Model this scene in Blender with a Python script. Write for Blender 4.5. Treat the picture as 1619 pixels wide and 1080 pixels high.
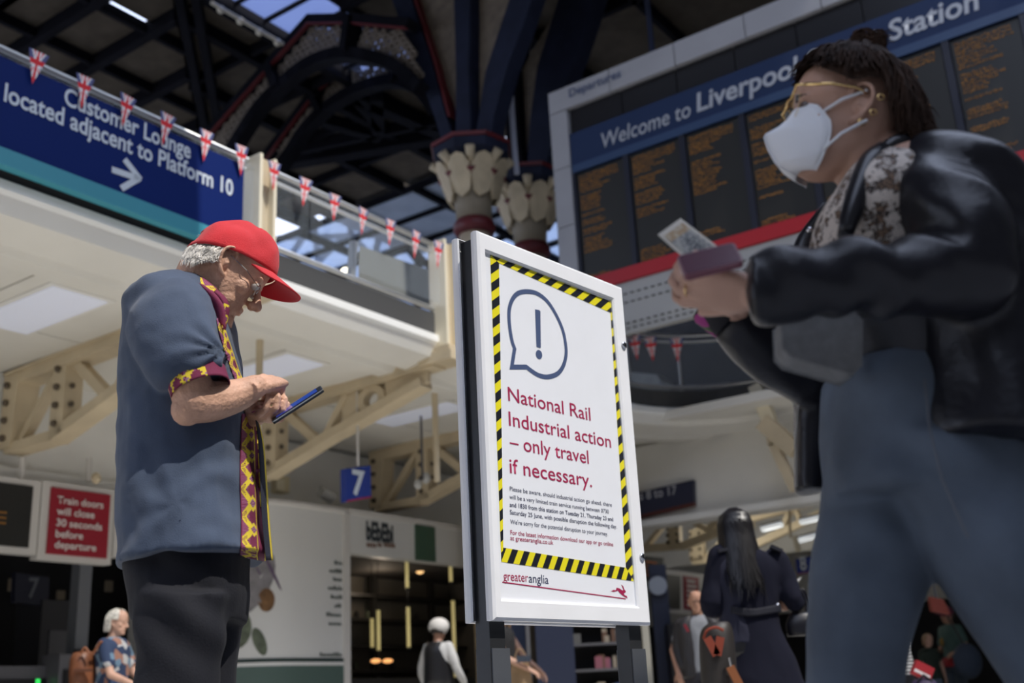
import bpy, bmesh, math, random
import numpy as np
from mathutils import Vector, Matrix, noise
random.seed(7)
D=bpy.data; COL=bpy.context.scene.collection
for o in list(D.objects): D.objects.remove(o)
SC=bpy.context.scene
# ---------------- camera
FPX=1780.0; HC=.52
tp,rl=math.radians(18.0),math.radians(-3.0)
_F=Vector((0,math.cos(tp),math.sin(tp)));_R=Vector((1,0,0));_U=Vector((0,-math.sin(tp),math.cos(tp)))
_RX=_R*math.cos(rl)+_U*math.sin(rl);_UY=-_R*math.sin(rl)+_U*math.cos(rl)
CAM=Vector((0,0,HC))
cd=D.cameras.new('camera');co=D.objects.new('camera',cd);COL.objects.link(co)
co.matrix_world=Matrix(((_RX.x,_UY.x,-_F.x,0),(_RX.y,_UY.y,-_F.y,0),(_RX.z,_UY.z,-_F.z,HC),(0,0,0,1)))
cd.sensor_width=36;cd.lens=36*FPX/1619;cd.clip_end=300
cd.dof.use_dof=True;cd.dof.focus_distance=3.05;cd.dof.aperture_fstop=3.0
SC.camera=co
# ---------------- light
SC.view_settings.view_transform='Standard';SC.view_settings.look='None'
SC.view_settings.gamma=1;SC.view_settings.use_curve_mapping=False;SC.view_settings.exposure=0.0
w=D.worlds.new('sky');SC.world=w;w.use_nodes=True
nt=w.node_tree;bgn=nt.nodes['Background']
bgn.inputs[0].default_value=(.52,.59,.78,1);bgn.inputs[1].default_value=3.0
sl=D.lights.new('sun','SUN');so=D.objects.new('sun',sl);COL.objects.link(so)
sl.energy=3.9;sl.angle=.009;sl.color=(1,.95,.87)
SUN=Vector((.42,-.36,.83)).normalized()
so.rotation_euler=SUN.to_track_quat('Z','Y').to_euler();so.location=(8,-8,20)
# ---------------- pixel helpers (only to work out real positions on real planes)
def ray(px,py): return _F+_RX*((px-809.5)/FPX)-_UY*((py-540)/FPX)
def aY(px,py,Y): d=ray(px,py);return CAM+d*(Y/d.y)
def aZ(px,py,Z): d=ray(px,py);return CAM+d*((Z-HC)/d.z)
def pln(px,py,p,n): d=ray(px,py);return CAM+d*((p-CAM).dot(n)/d.dot(n))
HA=math.radians(34.8);EU=Vector((math.sin(HA),math.cos(HA),0));EV=Vector((-math.cos(HA),math.sin(HA),0));EZ=Vector((0,0,1))
def H(u,v,z): return EU*u+EV*v+EZ*z
def pu(px,py,u): return pln(px,py,EU*u,EU)
def pv(px,py,v): return pln(px,py,EV*v,EV)
def uvz(p): return p.dot(EU),p.dot(EV),p.z
# ---------------- materials
MATS={}
def mat(name,c,rough=.6,metal=0,var=0,vs=8,bump=0,bs=40,emit=0,alpha=None,coat=0,sheen=0,spec=None,sss=0,stretch=None,tr=0):
    if name in MATS: return MATS[name]
    m=D.materials.new(name);m.use_nodes=True;n=m.node_tree.nodes;l=m.node_tree.links;b=n['Principled BSDF']
    col=(*c,1);b.inputs['Base Color'].default_value=col;b.inputs['Roughness'].default_value=rough;b.inputs['Metallic'].default_value=metal
    if coat: b.inputs['Coat Weight'].default_value=coat
    if sheen: b.inputs['Sheen Weight'].default_value=sheen
    if spec is not None: b.inputs['Specular IOR Level'].default_value=spec
    if sss: b.inputs['Subsurface Weight'].default_value=sss;b.inputs['Subsurface Radius'].default_value=(.01,.004,.002);b.inputs['Subsurface Scale'].default_value=1
    if tr: b.inputs['Transmission Weight'].default_value=tr
    if emit: b.inputs['Emission Color'].default_value=col;b.inputs['Emission Strength'].default_value=emit
    if alpha is not None: b.inputs['Alpha'].default_value=alpha
    tc=n.new('ShaderNodeTexCoord');mp=n.new('ShaderNodeMapping');l.new(tc.outputs['Object'],mp.inputs[0])
    if stretch: mp.inputs['Scale'].default_value=stretch
    if var:
        t=n.new('ShaderNodeTexNoise');t.inputs['Scale'].default_value=vs;t.inputs['Detail'].default_value=4;l.new(mp.outputs[0],t.inputs[0])
        r=n.new('ShaderNodeValToRGB');r.color_ramp.elements[0].position=.3;r.color_ramp.elements[1].position=.7
        r.color_ramp.elements[0].color=(*[x*(1-var) for x in c],1);r.color_ramp.elements[1].color=(*[min(1,x*(1+var)) for x in c],1)
        l.new(t.outputs[0],r.inputs[0]);l.new(r.outputs[0],b.inputs['Base Color'])
    if bump:
        t=n.new('ShaderNodeTexNoise');t.inputs['Scale'].default_value=bs;t.inputs['Detail'].default_value=5;l.new(mp.outputs[0],t.inputs[0])
        bp=n.new('ShaderNodeBump');bp.inputs['Strength'].default_value=bump;bp.inputs['Distance'].default_value=.01
        l.new(t.outputs[0],bp.inputs['Height']);l.new(bp.outputs[0],b.inputs['Normal'])
    MATS[name]=m;return m
def vmat(name,rough=.8,bump=0,bs=300):
    if name in MATS: return MATS[name]
    m=mat(name,(1,1,1),rough,bump=bump,bs=bs);n=m.node_tree.nodes;l=m.node_tree.links
    a=n.new('ShaderNodeAttribute');a.attribute_name='Col';l.new(a.outputs[0],n['Principled BSDF'].inputs['Base Color']);return m
M_cream=mat('cream_paint',(.60,.50,.34),.5,var=.10,vs=3)
M_white=mat('white_paint',(.80,.79,.75),.5,var=.05,vs=2)
M_soff=mat('soffit_panel',(.74,.72,.66),.6,var=.04,vs=1.5)
M_iron=mat('dark_iron',(.006,.006,.009),.9,spec=.1,var=.3,vs=2)
M_navy=mat('navy_iron',(.013,.017,.036),.7,spec=.2,var=.25,vs=3)
M_red=mat('oxblood_trim',(.11,.010,.013),.5,var=.1)
M_roof=mat('roof_lining',(.075,.062,.048),.95,spec=.1,var=.2,vs=3,bump=.5,bs=30)
M_orn=mat('bronze_ornament',(.15,.12,.09),.7,var=.25,vs=6)
M_glassy=mat('balcony_glass',(.55,.62,.68),.05,alpha=.06,spec=.5)
M_steel=mat('brushed_steel',(.62,.62,.60),.28,metal=.9,var=.05)
M_black=mat('black_gloss',(.008,.008,.010),.35)
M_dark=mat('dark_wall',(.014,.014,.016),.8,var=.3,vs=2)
M_lum=mat('soffit_luminaire',(.80,.84,.98),.3,emit=.12)
M_ink=mat('white_print',(.62,.68,.74),.5)
M_bolt=mat('dark_bolt',(.10,.075,.05),.5)
# ---------------- mesh building
class MB:
    def __init__(s): s.V=[];s.F=[];s.C=[]
    def add(s,V,F):
        k=len(s.V);s.V+=[Vector(v) for v in V];s.F+=[tuple(i+k for i in f) for f in F];return s
    def box(s,c,h,ax=None):
        ax=ax or (Vector((1,0,0)),Vector((0,1,0)),EZ);c=Vector(c)
        V=[c+ax[0]*(x*h[0])+ax[1]*(y*h[1])+ax[2]*(z*h[2]) for x in(-1,1) for y in(-1,1) for z in(-1,1)]
        return s.add(V,[(0,1,3,2),(4,6,7,5),(0,4,5,1),(2,3,7,6),(0,2,6,4),(1,5,7,3)])
    def hbox(s,u0,u1,v0,v1,z0,z1):
        return s.box(H((u0+u1)/2,(v0+v1)/2,(z0+z1)/2),((u1-u0)/2,(v1-v0)/2,(z1-z0)/2),(EU,EV,EZ))
    def beam(s,a,b,w,h,up=EZ):
        d=(b-a);L=d.length;d.normalize();sd=d.cross(up).normalized();u=sd.cross(d)
        return s.box((a+b)/2,(L/2,w/2,h/2),(d,sd,u))
    def prism(s,pts,off):
        n=len(pts);V=[Vector(p) for p in pts]+[Vector(p)+off for p in pts]
        return s.add(V,[tuple(range(n)),tuple(range(2*n-1,n-1,-1))]+[(i,i+n,(i+1)%n+n,(i+1)%n) for i in range(n)])
    def tube(s,path,rad,n=12,cap=True):
        m=len(path);rad=rad if hasattr(rad,'__len__') else [rad]*m;V=[];F=[];pr=None
        for i,p in enumerate(path):
            t=(path[min(i+1,m-1)]-path[max(i-1,0)]).normalized()
            if pr is None: pr=t.orthogonal().normalized()
            pr=(pr-t*pr.dot(t)).normalized();q=t.cross(pr)
            V+=[p+(pr*math.cos(a)+q*math.sin(a))*rad[i] for a in [2*math.pi*k/n for k in range(n)]]
        for i in range(m-1):
            F+=[(i*n+k,i*n+(k+1)%n,(i+1)*n+(k+1)%n,(i+1)*n+k) for k in range(n)]
        if cap: F+=[tuple(range(n-1,-1,-1)),tuple(range((m-1)*n,m*n))]
        return s.add(V,F)
    def lathe(s,c,prof,n=24,rot=0,ax=None):
        ax=ax or (Vector((1,0,0)),Vector((0,1,0)),EZ);c=Vector(c);V=[];F=[];m=len(prof)
        for r,z in prof: V+=[c+ax[0]*(r*math.cos(2*math.pi*k/n+rot))+ax[1]*(r*math.sin(2*math.pi*k/n+rot))+ax[2]*z for k in range(n)]
        for i in range(m-1): F+=[(i*n+k,i*n+(k+1)%n,(i+1)*n+(k+1)%n,(i+1)*n+k) for k in range(n)]
        F+=[tuple(range(n-1,-1,-1)),tuple(range((m-1)*n,m*n))]
        return s.add(V,F)
    def ball(s,c,r,n=12,ax=None):
        r=r if hasattr(r,'__len__') else (r,r,r);ax=ax or (Vector((1,0,0)),Vector((0,1,0)),EZ);c=Vector(c);V=[];F=[];m=n//2+1
        for i in range(m+1):
            t=math.pi*i/m
            for k in range(n): a=2*math.pi*k/n;V.append(c+ax[0]*(r[0]*math.sin(t)*math.cos(a))+ax[1]*(r[1]*math.sin(t)*math.sin(a))-ax[2]*(r[2]*math.cos(t)))
        for i in range(m): F+=[(i*n+k,i*n+(k+1)%n,(i+1)*n+(k+1)%n,(i+1)*n+k) for k in range(n)]
        return s.add(V,F)
    def obj(s,name,m,parent=None,smooth=False,kind=None,merge=False):
        me=D.meshes.new(name);me.from_pydata([v[:] for v in s.V],[],s.F)
        if merge or smooth:
            bm=bmesh.new();bm.from_mesh(me);bmesh.ops.remove_doubles(bm,verts=bm.verts,dist=1e-5);bmesh.ops.recalc_face_normals(bm,faces=bm.faces);bm.to_mesh(me);bm.free()
        me.update();return link(name,me,m,parent,smooth,kind)
def link(name,me,m,parent=None,smooth=False,kind=None):
    if m: me.materials.append(m)
    if smooth: me.shade_smooth()
    o=D.objects.new(name,me);COL.objects.link(o)
    if parent: par(o,parent)
    if kind: o['kind']=kind
    return o
def par(o,p):
    o.parent=p
    o.matrix_parent_inverse=Matrix.Translation(-p.location) if p.type=='EMPTY' else Matrix.Identity(4)
def thing(name,label,cat,loc=(0,0,0),group=None,kind=None):
    o=D.objects.new(name,None);COL.objects.link(o);o.location=loc;o['label']=label;o['category']=cat;o.empty_display_size=.1
    if group:o['group']=group
    if kind:o['kind']=kind
    return o
def tag(o,label,cat,group=None):
    o['label']=label;o['category']=cat
    if group:o['group']=group
    return o
def struct(o): o['kind']='structure';return o
def dup(root,loc,label=None):
    r=root.copy();COL.objects.link(r);r.location=loc
    if label:r['label']=label
    for ch in list(root.children):
        c=ch.copy();COL.objects.link(c);c.parent=r
        for g in list(ch.children): d=g.copy();COL.objects.link(d);d.parent=c
    return r
# ---------------- lettering (flat print in real vector letters)
def text(name,s,m,o,ex,ez,width,cap=None,bold=0,shear=0,parent=None,lift=.001,align='L'):
    """o=baseline left point, width metres along ex; cap=cap height in metres"""
    cu=D.curves.new(name,'FONT');cu.body=s;cu.size=1;cu.offset=bold;cu.shear=shear;cu.resolution_u=4
    t=D.objects.new(name,cu);COL.objects.link(t);bpy.context.view_layer.update()
    me=D.meshes.new_from_object(t.evaluated_get(bpy.context.evaluated_depsgraph_get()));D.objects.remove(t);D.curves.remove(cu)
    n=len(me.vertices);a=np.empty(n*3);me.vertices.foreach_get('co',a);a=a.reshape(-1,3)
    x0,x1=a[:,0].min(),a[:,0].max();sx=width/(x1-x0);sy=sx if cap is None else cap/.729
    nz=ex.cross(ez).normalized()
    P=np.array(o)+np.outer((a[:,0]-x0)*sx,ex)+np.outer(a[:,1]*sy,ez)+np.array(nz)*lift
    me.vertices.foreach_set('co',P.ravel());me.update();me.name=name
    return link(name,me,m,parent)
def ptext(name,s,m,pf,a,b,ez,cap=None,**k):
    A=pf(*a);B=pf(*b);e=B-A;e=Vector((e.x,e.y,0));wd=e.length
    A=A.copy();A.z=(A.z+B.z)/2;return text(name,s,m,A,e.normalized(),ez,wd,cap,**k)
def catm(P,n=8,closed=False):
    P=[Vector(p) for p in P];out=[];m=len(P)
    for i in range(m if closed else m-1):
        a=P[i-1] if (closed or i>0) else P[0]*2-P[1];b=P[i];c=P[(i+1)%m];d=P[(i+2)%m] if (closed or i+2<m) else c*2-b
        for k in range(n):
            t=k/n;out.append(.5*((2*b)+(c-a)*t+(2*a-5*b+4*c-d)*t*t+(3*b-a-3*c+d)*t**3))
    if not closed: out.append(P[-1])
    return out
def clip(poly,n,c):
    out=[]
    for i in range(len(poly)):
        a,b=poly[i],poly[(i+1)%len(poly)];da=a[0]*n[0]+a[1]*n[1]-c;db=b[0]*n[0]+b[1]*n[1]-c
        if da>=0: out.append(a)
        if (da>=0)!=(db>=0): t=da/(da-db);out.append((a[0]+(b[0]-a[0])*t,a[1]+(b[1]-a[1])*t))
    return out
# ================= SETTING =================
mfl=mat('floor_tile',(.66,.64,.60),.35,var=.08,vs=1)
o=MB().box((0,12,-.05),(45,45,.05)).obj('floor',mfl);struct(o)
# ---- roof: iron beams on the hall grid with lining panels between, glazed strips
roof=thing('ceiling','dark iron hall roof of square lining panels with glazed strips','roof',H(12,14,12),kind='structure')
def inrect(u,v,r): return r[0]<=u<=r[1] and r[2]<=v<=r[3]
VO=3.4
def panel(poly,z=12.15):
    if len(poly)>2: MB().prism([H(p[0],p[1],z) for p in poly],EZ*.06).obj('roof_panel',M_roof,roof)
us=[8.2,9.3,10.43,11.73,13.1,14.5]
vr=[13.05,13.83,15.38,16.9,18.4]
# right of the valley: purlins along U
for i in range(len(vr)-1):
    for u0 in (9,10.5,12,13.5,15,16.5):
        p=[(u0+.03,vr[i]+.03),(u0+1.47,vr[i]+.03),(u0+1.47,vr[i+1]-.03),(u0+.03,vr[i+1]-.03)]
        panel(clip(p,(1,-1),-VO+.1))
for i in range(len(us)-1):
    for v0 in (11.5,13,14.6,16.15,17.7,19.2):
        p=[(us[i]+.03,v0+.03),(us[i+1]-.03,v0+.03),(us[i+1]-.03,v0+1.5),(us[i]+.03,v0+1.5)]
        panel(clip(p,(-1,1),VO+.1))
def rb(name,a,b,w=.16,h=.3,m=M_iron,z=12.05): return MB().beam(H(*a,z),H(*b,z),w,h).obj(name,m,roof)
for v in vr: rb('roof_purlin',(v-VO,v),(18,v))
for u in us: rb('roof_purlin',(u,u+VO),(u,21))
for v in (14.6,16.15,17.7,19.2): rb('roof_rafter',(8.2,v),(v-VO,v),.10,.2)
for u in (12,13.5,15,16.5): rb('roof_rafter',(u,13.05),(u,min(18.4,u+VO)),.10,.2)
MB().beam(H(6,9.4,12.3),H(16.1,19.5,12.3),.7,.03).obj('valley_cover',M_roof,roof)
rb('valley_beam',(6,9.25),(16,19.25),.14,.45);rb('valley_beam',(6.15,9.05),(16.2,19.05),.14,.45)
rb('gutter_beam',(9.6,13.1),(18,13.1),.14,.16,z=12.12)
M_gold=mat('ivory_casting',(.55,.50,.40),.5)
MB().tube([H(10.3,12.8,11.75),H(12.4,12.8,11.75)],.035,8).obj('lamp_rail',M_gold,roof)
for k in range(5):
    g=MB().ball(H(10.5+k*.42,12.8,11.72),.07,10).obj('lamp_boss',M_gold,roof,smooth=True)
# skylight bars + glass
M_pane=mat('wired_roof_glass',(.55,.62,.82),.4,tr=.0)
_n=M_pane.node_tree;_b=_n.nodes['Principled BSDF'];_t=_n.nodes.new('ShaderNodeBsdfTransparent');_t.inputs[0].default_value=(.42,.47,.62,1)
_x=_n.nodes.new('ShaderNodeMixShader');_x.inputs[0].default_value=.22;_n.links.new(_t.outputs[0],_x.inputs[1]);_n.links.new(_b.outputs[0],_x.inputs[2]);_n.links.new(_x.outputs[0],_n.nodes['Material Output'].inputs[0])
for k in range(7):
    u=9.6+k*.66;rb('glazing_bar',(u,11.6),(u,12.95),.05,.08,z=12.12)
    MB().hbox(u+.04,u+.62,11.6,12.9,12.13,12.14).obj('roof_pane',M_pane,roof)
rb('gutter_beam',(9.6,11.55),(18,11.55),.12,.12,z=12.12)
# unseen near roof shaped for light: panels shade the woman, open strip admits sun
for k in range(9): MB().hbox(-16+k*3,-13.04+k*3,-10.7,-5.94,12.15,12.25).obj('roof_panel',M_roof,roof)
for u0 in (9,12,15,18,21,24):
    for v0 in (-10.7,-7.6,-4.5,-1.5,1.5,4.5,7.5):
      if not (u0==9 and v0<1): MB().hbox(u0,u0+2.96,v0,v0+2.96 if v0<7 else 11.55,12.15,12.2).obj('roof_panel',M_roof,roof)  # unseen near bay left open so sun brightens the far fascia
    rb('roof_rafter',(u0,-10),(u0,11.5),.12,.3)
for v0 in (-1.5,1.5,4.5,7.5,9.5): rb('roof_purlin',(9,v0),(27,v0),.10,.3)
for u0 in (14.2,16): MB().hbox(u0,u0+1.8,11.5,13.05,12.15,12.2).obj('roof_panel',M_roof,roof)
for k in range(8): MB().hbox(-16+k*3,-13.04+k*3,3.2 if k>6 else 1.2,9.0,12.15,12.25).obj('roof_panel',M_roof,roof)  # unseen panels sized to keep sun off part of the balcony
for u0 in (16.5,19.5): 
    for v0 in (13.2,16): MB().hbox(u0,u0+2.9,v0,v0+2.7,12.6,12.7).obj('roof_panel',M_roof,roof)
for v in (-5.9,): MB().hbox(-16,9,v-.06,v,11.95,12.3).obj('gutter_beam',M_iron,roof)
MB().hbox(-16,8.6,9.0,20,12.15,12.25).obj('roof_panel',M_roof,roof)
# ---- end wall behind the camera and far walls
M_wall=mat('hall_wall',(.16,.15,.13),.8,var=.1)
struct(MB().hbox(-16.4,-16,-12,20,0,12).obj('wall_back',M_wall))
struct(MB().hbox(-16,30,-11,-10.7,0,12).obj('wall_right',M_wall))
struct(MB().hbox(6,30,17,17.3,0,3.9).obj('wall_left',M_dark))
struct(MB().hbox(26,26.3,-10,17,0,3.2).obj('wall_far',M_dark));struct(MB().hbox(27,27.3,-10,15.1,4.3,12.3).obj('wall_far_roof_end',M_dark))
struct(MB().hbox(25.6,25.9,-10,17,2.3,4.3).obj('wall_far_upper',M_soff))
# far glazed end: bluish glass roof slope with lattice
fr=thing('glazed_roof_slope','distant glazed roof slope with dark lattice trusses seen over the balcony','roof',H(24,14,10),kind='structure')
M_fg=mat('hazy_glass',(.50,.56,.66),.5,var=.25,vs=.8)
_n=M_fg.node_tree;_b=_n.nodes['Principled BSDF'];_t=_n.nodes.new('ShaderNodeBsdfTransparent');_t.inputs[0].default_value=(.8,.88,1,1)
_x=_n.nodes.new('ShaderNodeMixShader');_x.inputs[0].default_value=.5;_n.links.new(_t.outputs[0],_x.inputs[1]);_n.links.new(_b.outputs[0],_x.inputs[2]);_n.links.new(_x.outputs[0],_n.nodes['Material Output'].inputs[0])
for i in range(10):
    for j in range(4):
        v0=15.2+i*1.6;z0=5.2+j*1.75
        MB().prism([H(27+j*.0,v0,z0),H(27,v0+1.52,z0),H(27,v0+1.52,z0+1.67),H(27,v0,z0+1.67)],EU*.02).obj('roof_pane',M_fg,fr)
for i in range(11): MB().beam(H(26.9,15.2+i*1.6-.04,5),H(26.9,15.2+i*1.6-.04,12.3),.10,.12,EU).obj('mullion',M_iron,fr)
for j in range(5): MB().beam(H(26.85,15.2,5.16+j*1.75),H(26.85,31,5.16+j*1.75),.14,.16).obj('transom',M_iron,fr)
for i in range(7):
    for j in range(9):
        u0=18.4+i*1.25;v0=13.4+j*1.9
        MB().hbox(u0+.04,u0+1.2,v0+.04,v0+1.85,12.2,12.22).obj('roof_pane',M_fg,fr)
for i in range(8): MB().hbox(18.35+i*1.25,18.44+i*1.25,13.4,30.5,12.1,12.25).obj('mullion',M_iron,fr)
for j in range(10): MB().hbox(18.4,27,13.33+j*1.9,13.45+j*1.9,12.05,12.25).obj('transom',M_iron,fr)
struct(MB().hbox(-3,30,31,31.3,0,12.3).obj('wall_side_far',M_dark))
lt=thing('lattice_truss','dark riveted lattice truss crossing in front of the far glazing','truss',H(21,14,9))
L2=[((440,330),(470,300)),((440,376),(628,371)),((628,371),(662,416)),((456,410),(500,345)),((495,345),(503,412)),((505,412),(540,378)),((551,310),(555,372)),((560,376),(600,420)),((600,372),(590,415)),((620,372),(622,405)),((640,330),(690,388)),((560,330),(700,268)),((470,340),(700,300)),((615,265),(655,330)),((430,420),(560,440)),((655,395),(705,455)),((570,415),(640,395)),((640,290),(720,345))]
for a,b in L2: MB().beam(pu(*a,21),pu(*b,21),.13,.13,EU).obj('strut',M_iron,lt)
# ---- main columns with ribs
def ppoly(name,u,px,th,m,parent,off=0): return MB().prism([pu(x,y,u)+EU*off for x,y in px],EU*th).obj(name,m,parent)
M_cap=mat('capital_cream',(.50,.41,.27),.6,var=.15,vs=5)
def column(label,pxx,pyt,u,ribs,k=1.0):
    top=pu(pxx,pyt,u);R=t=thing('iron_column',label,'column',(top.x,top.y,0))
    c=Vector((top.x,top.y,0));z=top.z;s=k
    MB().lathe(c,[(.30*s,0),(.30*s,z-1.75*s)],16).obj('shaft',M_cream,R,smooth=True)
    MB().lathe(c,[(.36*s,z-1.80*s),(.41*s,z-1.70*s),(.41*s,z-1.62*s),(.36*s,z-1.52*s)],24).obj('neck_ring',M_red,R,smooth=True)
    MB().lathe(c,[(.34*s,z-1.55*s),(.36*s,z-1.2*s),(.42*s,z-.9*s),(.55*s,z-.5*s),(.60*s,z-.3*s)],24).obj('bell',mat('olive_bell',(.24,.20,.14),.6),R,smooth=True)
    for i in range(8):
        a=math.pi/8+i*math.pi/4;d=Vector((math.cos(a),math.sin(a),0));q=Vector((-d.y,d.x,0))
        pts=[(-.02,-1.15,.40),(.12,-1.05,.44),(.17,-.8,.50),(.17,-.55,.58),(.10,-.38,.66),(0,-.33,.68),(-.10,-.38,.66),(-.17,-.55,.58),(-.17,-.8,.50),(-.12,-1.05,.44)]
        MB().prism([c+q*(x*1.28*s)+d*(r*s)+EZ*(z+h*s) for x,h,r in pts],d*(.05*s)).obj('leaf',M_cap,R)
        a+=math.pi/8;d=Vector((math.cos(a),math.sin(a),0))
        MB().tube([c+d*(.52*s)+EZ*(z-.62*s),c+d*(.60*s)+EZ*(z-.42*s),c+d*(.78*s)+EZ*(z-.26*s)],[.05*s,.08*s,.10*s],8).obj('volute',M_cap,R,smooth=True)
        MB().tube([c+d*(.50*s)+EZ*(z-.75*s),c+d*(.60*s)+EZ*(z-.60*s)],[.07*s,.10*s],8).obj('leaf_tip',M_red,R,smooth=True)
    MB().lathe(c,[(.62*s,z-.34*s),(.78*s,z-.22*s),(.80*s,z-.03*s)],8,math.pi/8).obj('abacus',M_navy,R)
    MB().lathe(c,[(.84*s,z-.03*s),(.84*s,z+.05*s)],8,math.pi/8).obj('abacus_rim',M_red,R)
    for nm,px,th,m,off in ribs: ppoly(nm,u,px,th*s,m,R,off*s)
    return R
column('front red-rimmed iron column with cream leaf capital, left of the pair',745,240,12.4,[
 ('post',[(733,245),(757,245),(753,120),(756,-40),(728,-40),(733,120)],.5,M_navy,-.25),
 ('rib',[(712,245),(734,245),(715,190),(692,105),(668,30),(645,-40),(612,-40),(638,30),(668,110),(700,200)],.4,M_navy,-.2),
 ('rib',[(757,245),(782,245),(790,190),(812,110),(835,50),(865,-40),(830,-40),(800,50),(777,120),(768,180)],.4,M_navy,-.2),
 ('spandrel_plate',[(733,210),(733,-40),(650,-40),(672,25),(698,110)],.06,M_orn,0),
 ('spandrel_plate',[(758,200),(758,-40),(830,-40),(800,50),(778,115),(768,180)],.06,M_orn,0),
 ('edge_strip',[(718,190),(721,190),(699,105),(675,30),(652,-40),(649,-40),(672,30),(696,105)],.42,M_red,-.21),
 ('edge_strip',[(726,200),(729,200),(727,-40),(724,-40)],.1,M_red,-.03)],.77)
column('second iron column with cream leaf capital, farther right beside the board',833,285,14.2,[
 ('post',[(812,290),(836,290),(822,130),(826,60),(806,100),(808,200)],.5,M_iron,-.2),
 ('rib',[(840,290),(866,290),(888,200),(905,130),(930,60),(962,-40),(905,-40),(880,40),(858,110),(847,190)],.45,M_navy,-.2),
 ('spandrel_plate',[(832,240),(826,110),(870,30),(900,-40),(910,-40),(880,40),(856,110),(843,200)],.06,M_orn,0)],.78)
o=tag(MB().tube([pu(817,275,13.15),pu(812,215,13.15),pu(807,140,13.15)],.045,10).obj('drain_pipe',mat('pale_pipe',(.42,.44,.52),.4)),'slim pale grey drain pipe rising between the two columns','pipe')
# ---- arches with pierced spandrels
def rings(name,u,px,r,m,parent):
    P=[pu(x,y,u) for x,y in px];q=[(p.dot(EV),p.z) for p in P];b=MB()
    def ins(x,y):
        c=False
        for i in range(len(q)):
            (x1,y1),(x2,y2)=q[i],q[i-1]
            if (y1>y)!=(y2>y) and x<(x2-x1)*(y-y1)/(y2-y1)+x1:c=not c
        return c
    vs=[a[0] for a in q];zs=[a[1] for a in q];z=min(zs);row=0
    while z<max(zs):
        v=min(vs)+(row%2)*r
        while v<max(vs):
            if ins(v,z):
                n=8;c=H(u,v,z);ro,ri=r*1.12,r*random.uniform(.45,.72)
                V=[c+EV*(R*math.cos(6.2832*k/n))+EZ*(R*math.sin(6.2832*k/n))+EU*o for o in(0,.05) for R in(ro,ri) for k in range(n)]
                F=[]
                for k in range(n):
                    j=(k+1)%n;F+=[(k,j,j+n,k+n),(k+2*n,k+3*n,j+3*n,j+2*n),(k+n,j+n,j+3*n,k+3*n),(k,k+2*n,j+2*n,j)]
                b.add(V,F)
            v+=2*r
        z+=1.73*r;row+=1
    return b.obj(name,m,parent,kind='stuff')
def arch(label,u,chord,arc,ornpx,posts):
    A=thing('roof_arch',label,'arch',pu(*arc[0],u))
    P=catm([Vector((x,y,0)) for x,y in arc],6)
    for nm,pts,w,m in (('arch_rib',[pu(p.x,p.y,u) for p in P],.20,M_iron),('top_chord',[pu(x,y,u) for x,y in chord],.15,M_iron)):
        b=MB()
        for i in range(len(pts)-1):
            d=(pts[i+1]-pts[i]).normalized()*.03;b.beam(pts[i]-d,pts[i+1]+d,w,.24,EU)
            # beam's 'width' lies in the arch plane
        b.obj(nm,m,A)
    b=MB()
    for i in range(len(chord)-1):
        a,c=pu(*chord[i],u),pu(*chord[i+1],u);dn=(c-a).cross(EU).normalized();dn=dn if dn.z<0 else -dn
        b.beam(a+dn*.09-EU*.08,c+dn*.09-EU*.08,.02,.08,EU)
    b.obj('edge_strip',M_red,A)
    for a,c in posts: MB().beam(pu(*a,u),pu(*c,u),.14,.35,EU).obj('arch_post',M_iron,A)
    for op in ornpx: rings('pierced_ornament',u,op,.062,M_orn,A)
    return A
arch('nearer dark iron roof arch with pierced bronze spandrel',12.0,
 [(300,255),(333,213),(430,103),(493,33),(560,32),(650,40)],[(330,300),(383,215),(412,172),(443,140),(483,107),(523,90),(557,87),(600,95),(633,110),(665,140)],
 [[(440,132),(436,108),(495,43),(553,43),(548,80),(520,83),(480,98)],[(566,80),(572,45),(640,50),(668,125),(635,103),(600,88)],[(345,262),(395,190),(425,140),(428,112),(335,222)]],
 [((430,107),(443,142)),((558,32),(551,86))])
arch('farther dark iron roof arch with pierced bronze spandrel',13.8,
 [(385,300),(497,150),(540,108),(565,95),(640,100)],[(415,300),(457,247),(483,207),(517,173),(557,147),(600,132),(633,130),(667,147),(692,180)],
 [[(512,168),(505,152),(545,110),(622,106),(625,124),(600,126),(555,140)],[(430,270),(470,215),(505,175),(498,156),(440,235)]],
 [((497,150),(512,180)),((627,100),(627,132))])
for a,b,w in (((560,150),(700,210),.25),((480,180),(600,215),.2),((430,260),(700,215),.3),((470,235),(690,190),.12),((595,150),(598,205),.25),((600,200),(560,150),.15)):
    MB().beam(aZ(*a,11.9),aZ(*b,11.9),w,.25).obj('roof_tie',M_iron,roof)
# ================= MEZZANINE =================
EZd=4.15;RT=5.29
def path(off,z,r=1.5,uc=12.4,vc=5.5,n=10,u0=-3,v1=-9):
    """deck edge: along U at v=7, a rounded corner, then along -V at u=13.9; off = inset"""
    R=r+off;P=[H(u0,vc+R,z)]
    for k in range(n+1):
        a=math.pi/2*(1-k/n);P.append(H(uc+R*math.cos(a),vc+R*math.sin(a),z))
    P.append(H(uc+R,v1,z));return P
def ribbon(name,prof,m,parent,smooth=False,**k):
    rows=[path(o,z,**k) for o,z in prof];b=MB();n=len(rows[0])
    V=[p for r in rows for p in r];F=[(i*n+j,i*n+j+1,(i+1)*n+j+1,(i+1)*n+j) for i in range(len(rows)-1) for j in range(n-1)]
    return b.add(V,F).obj(name,m,parent,smooth)
mz=thing('mezzanine','cream balcony deck with stepped fascia wrapping the hall corner','balcony',H(5,7,4),kind='structure')
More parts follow.
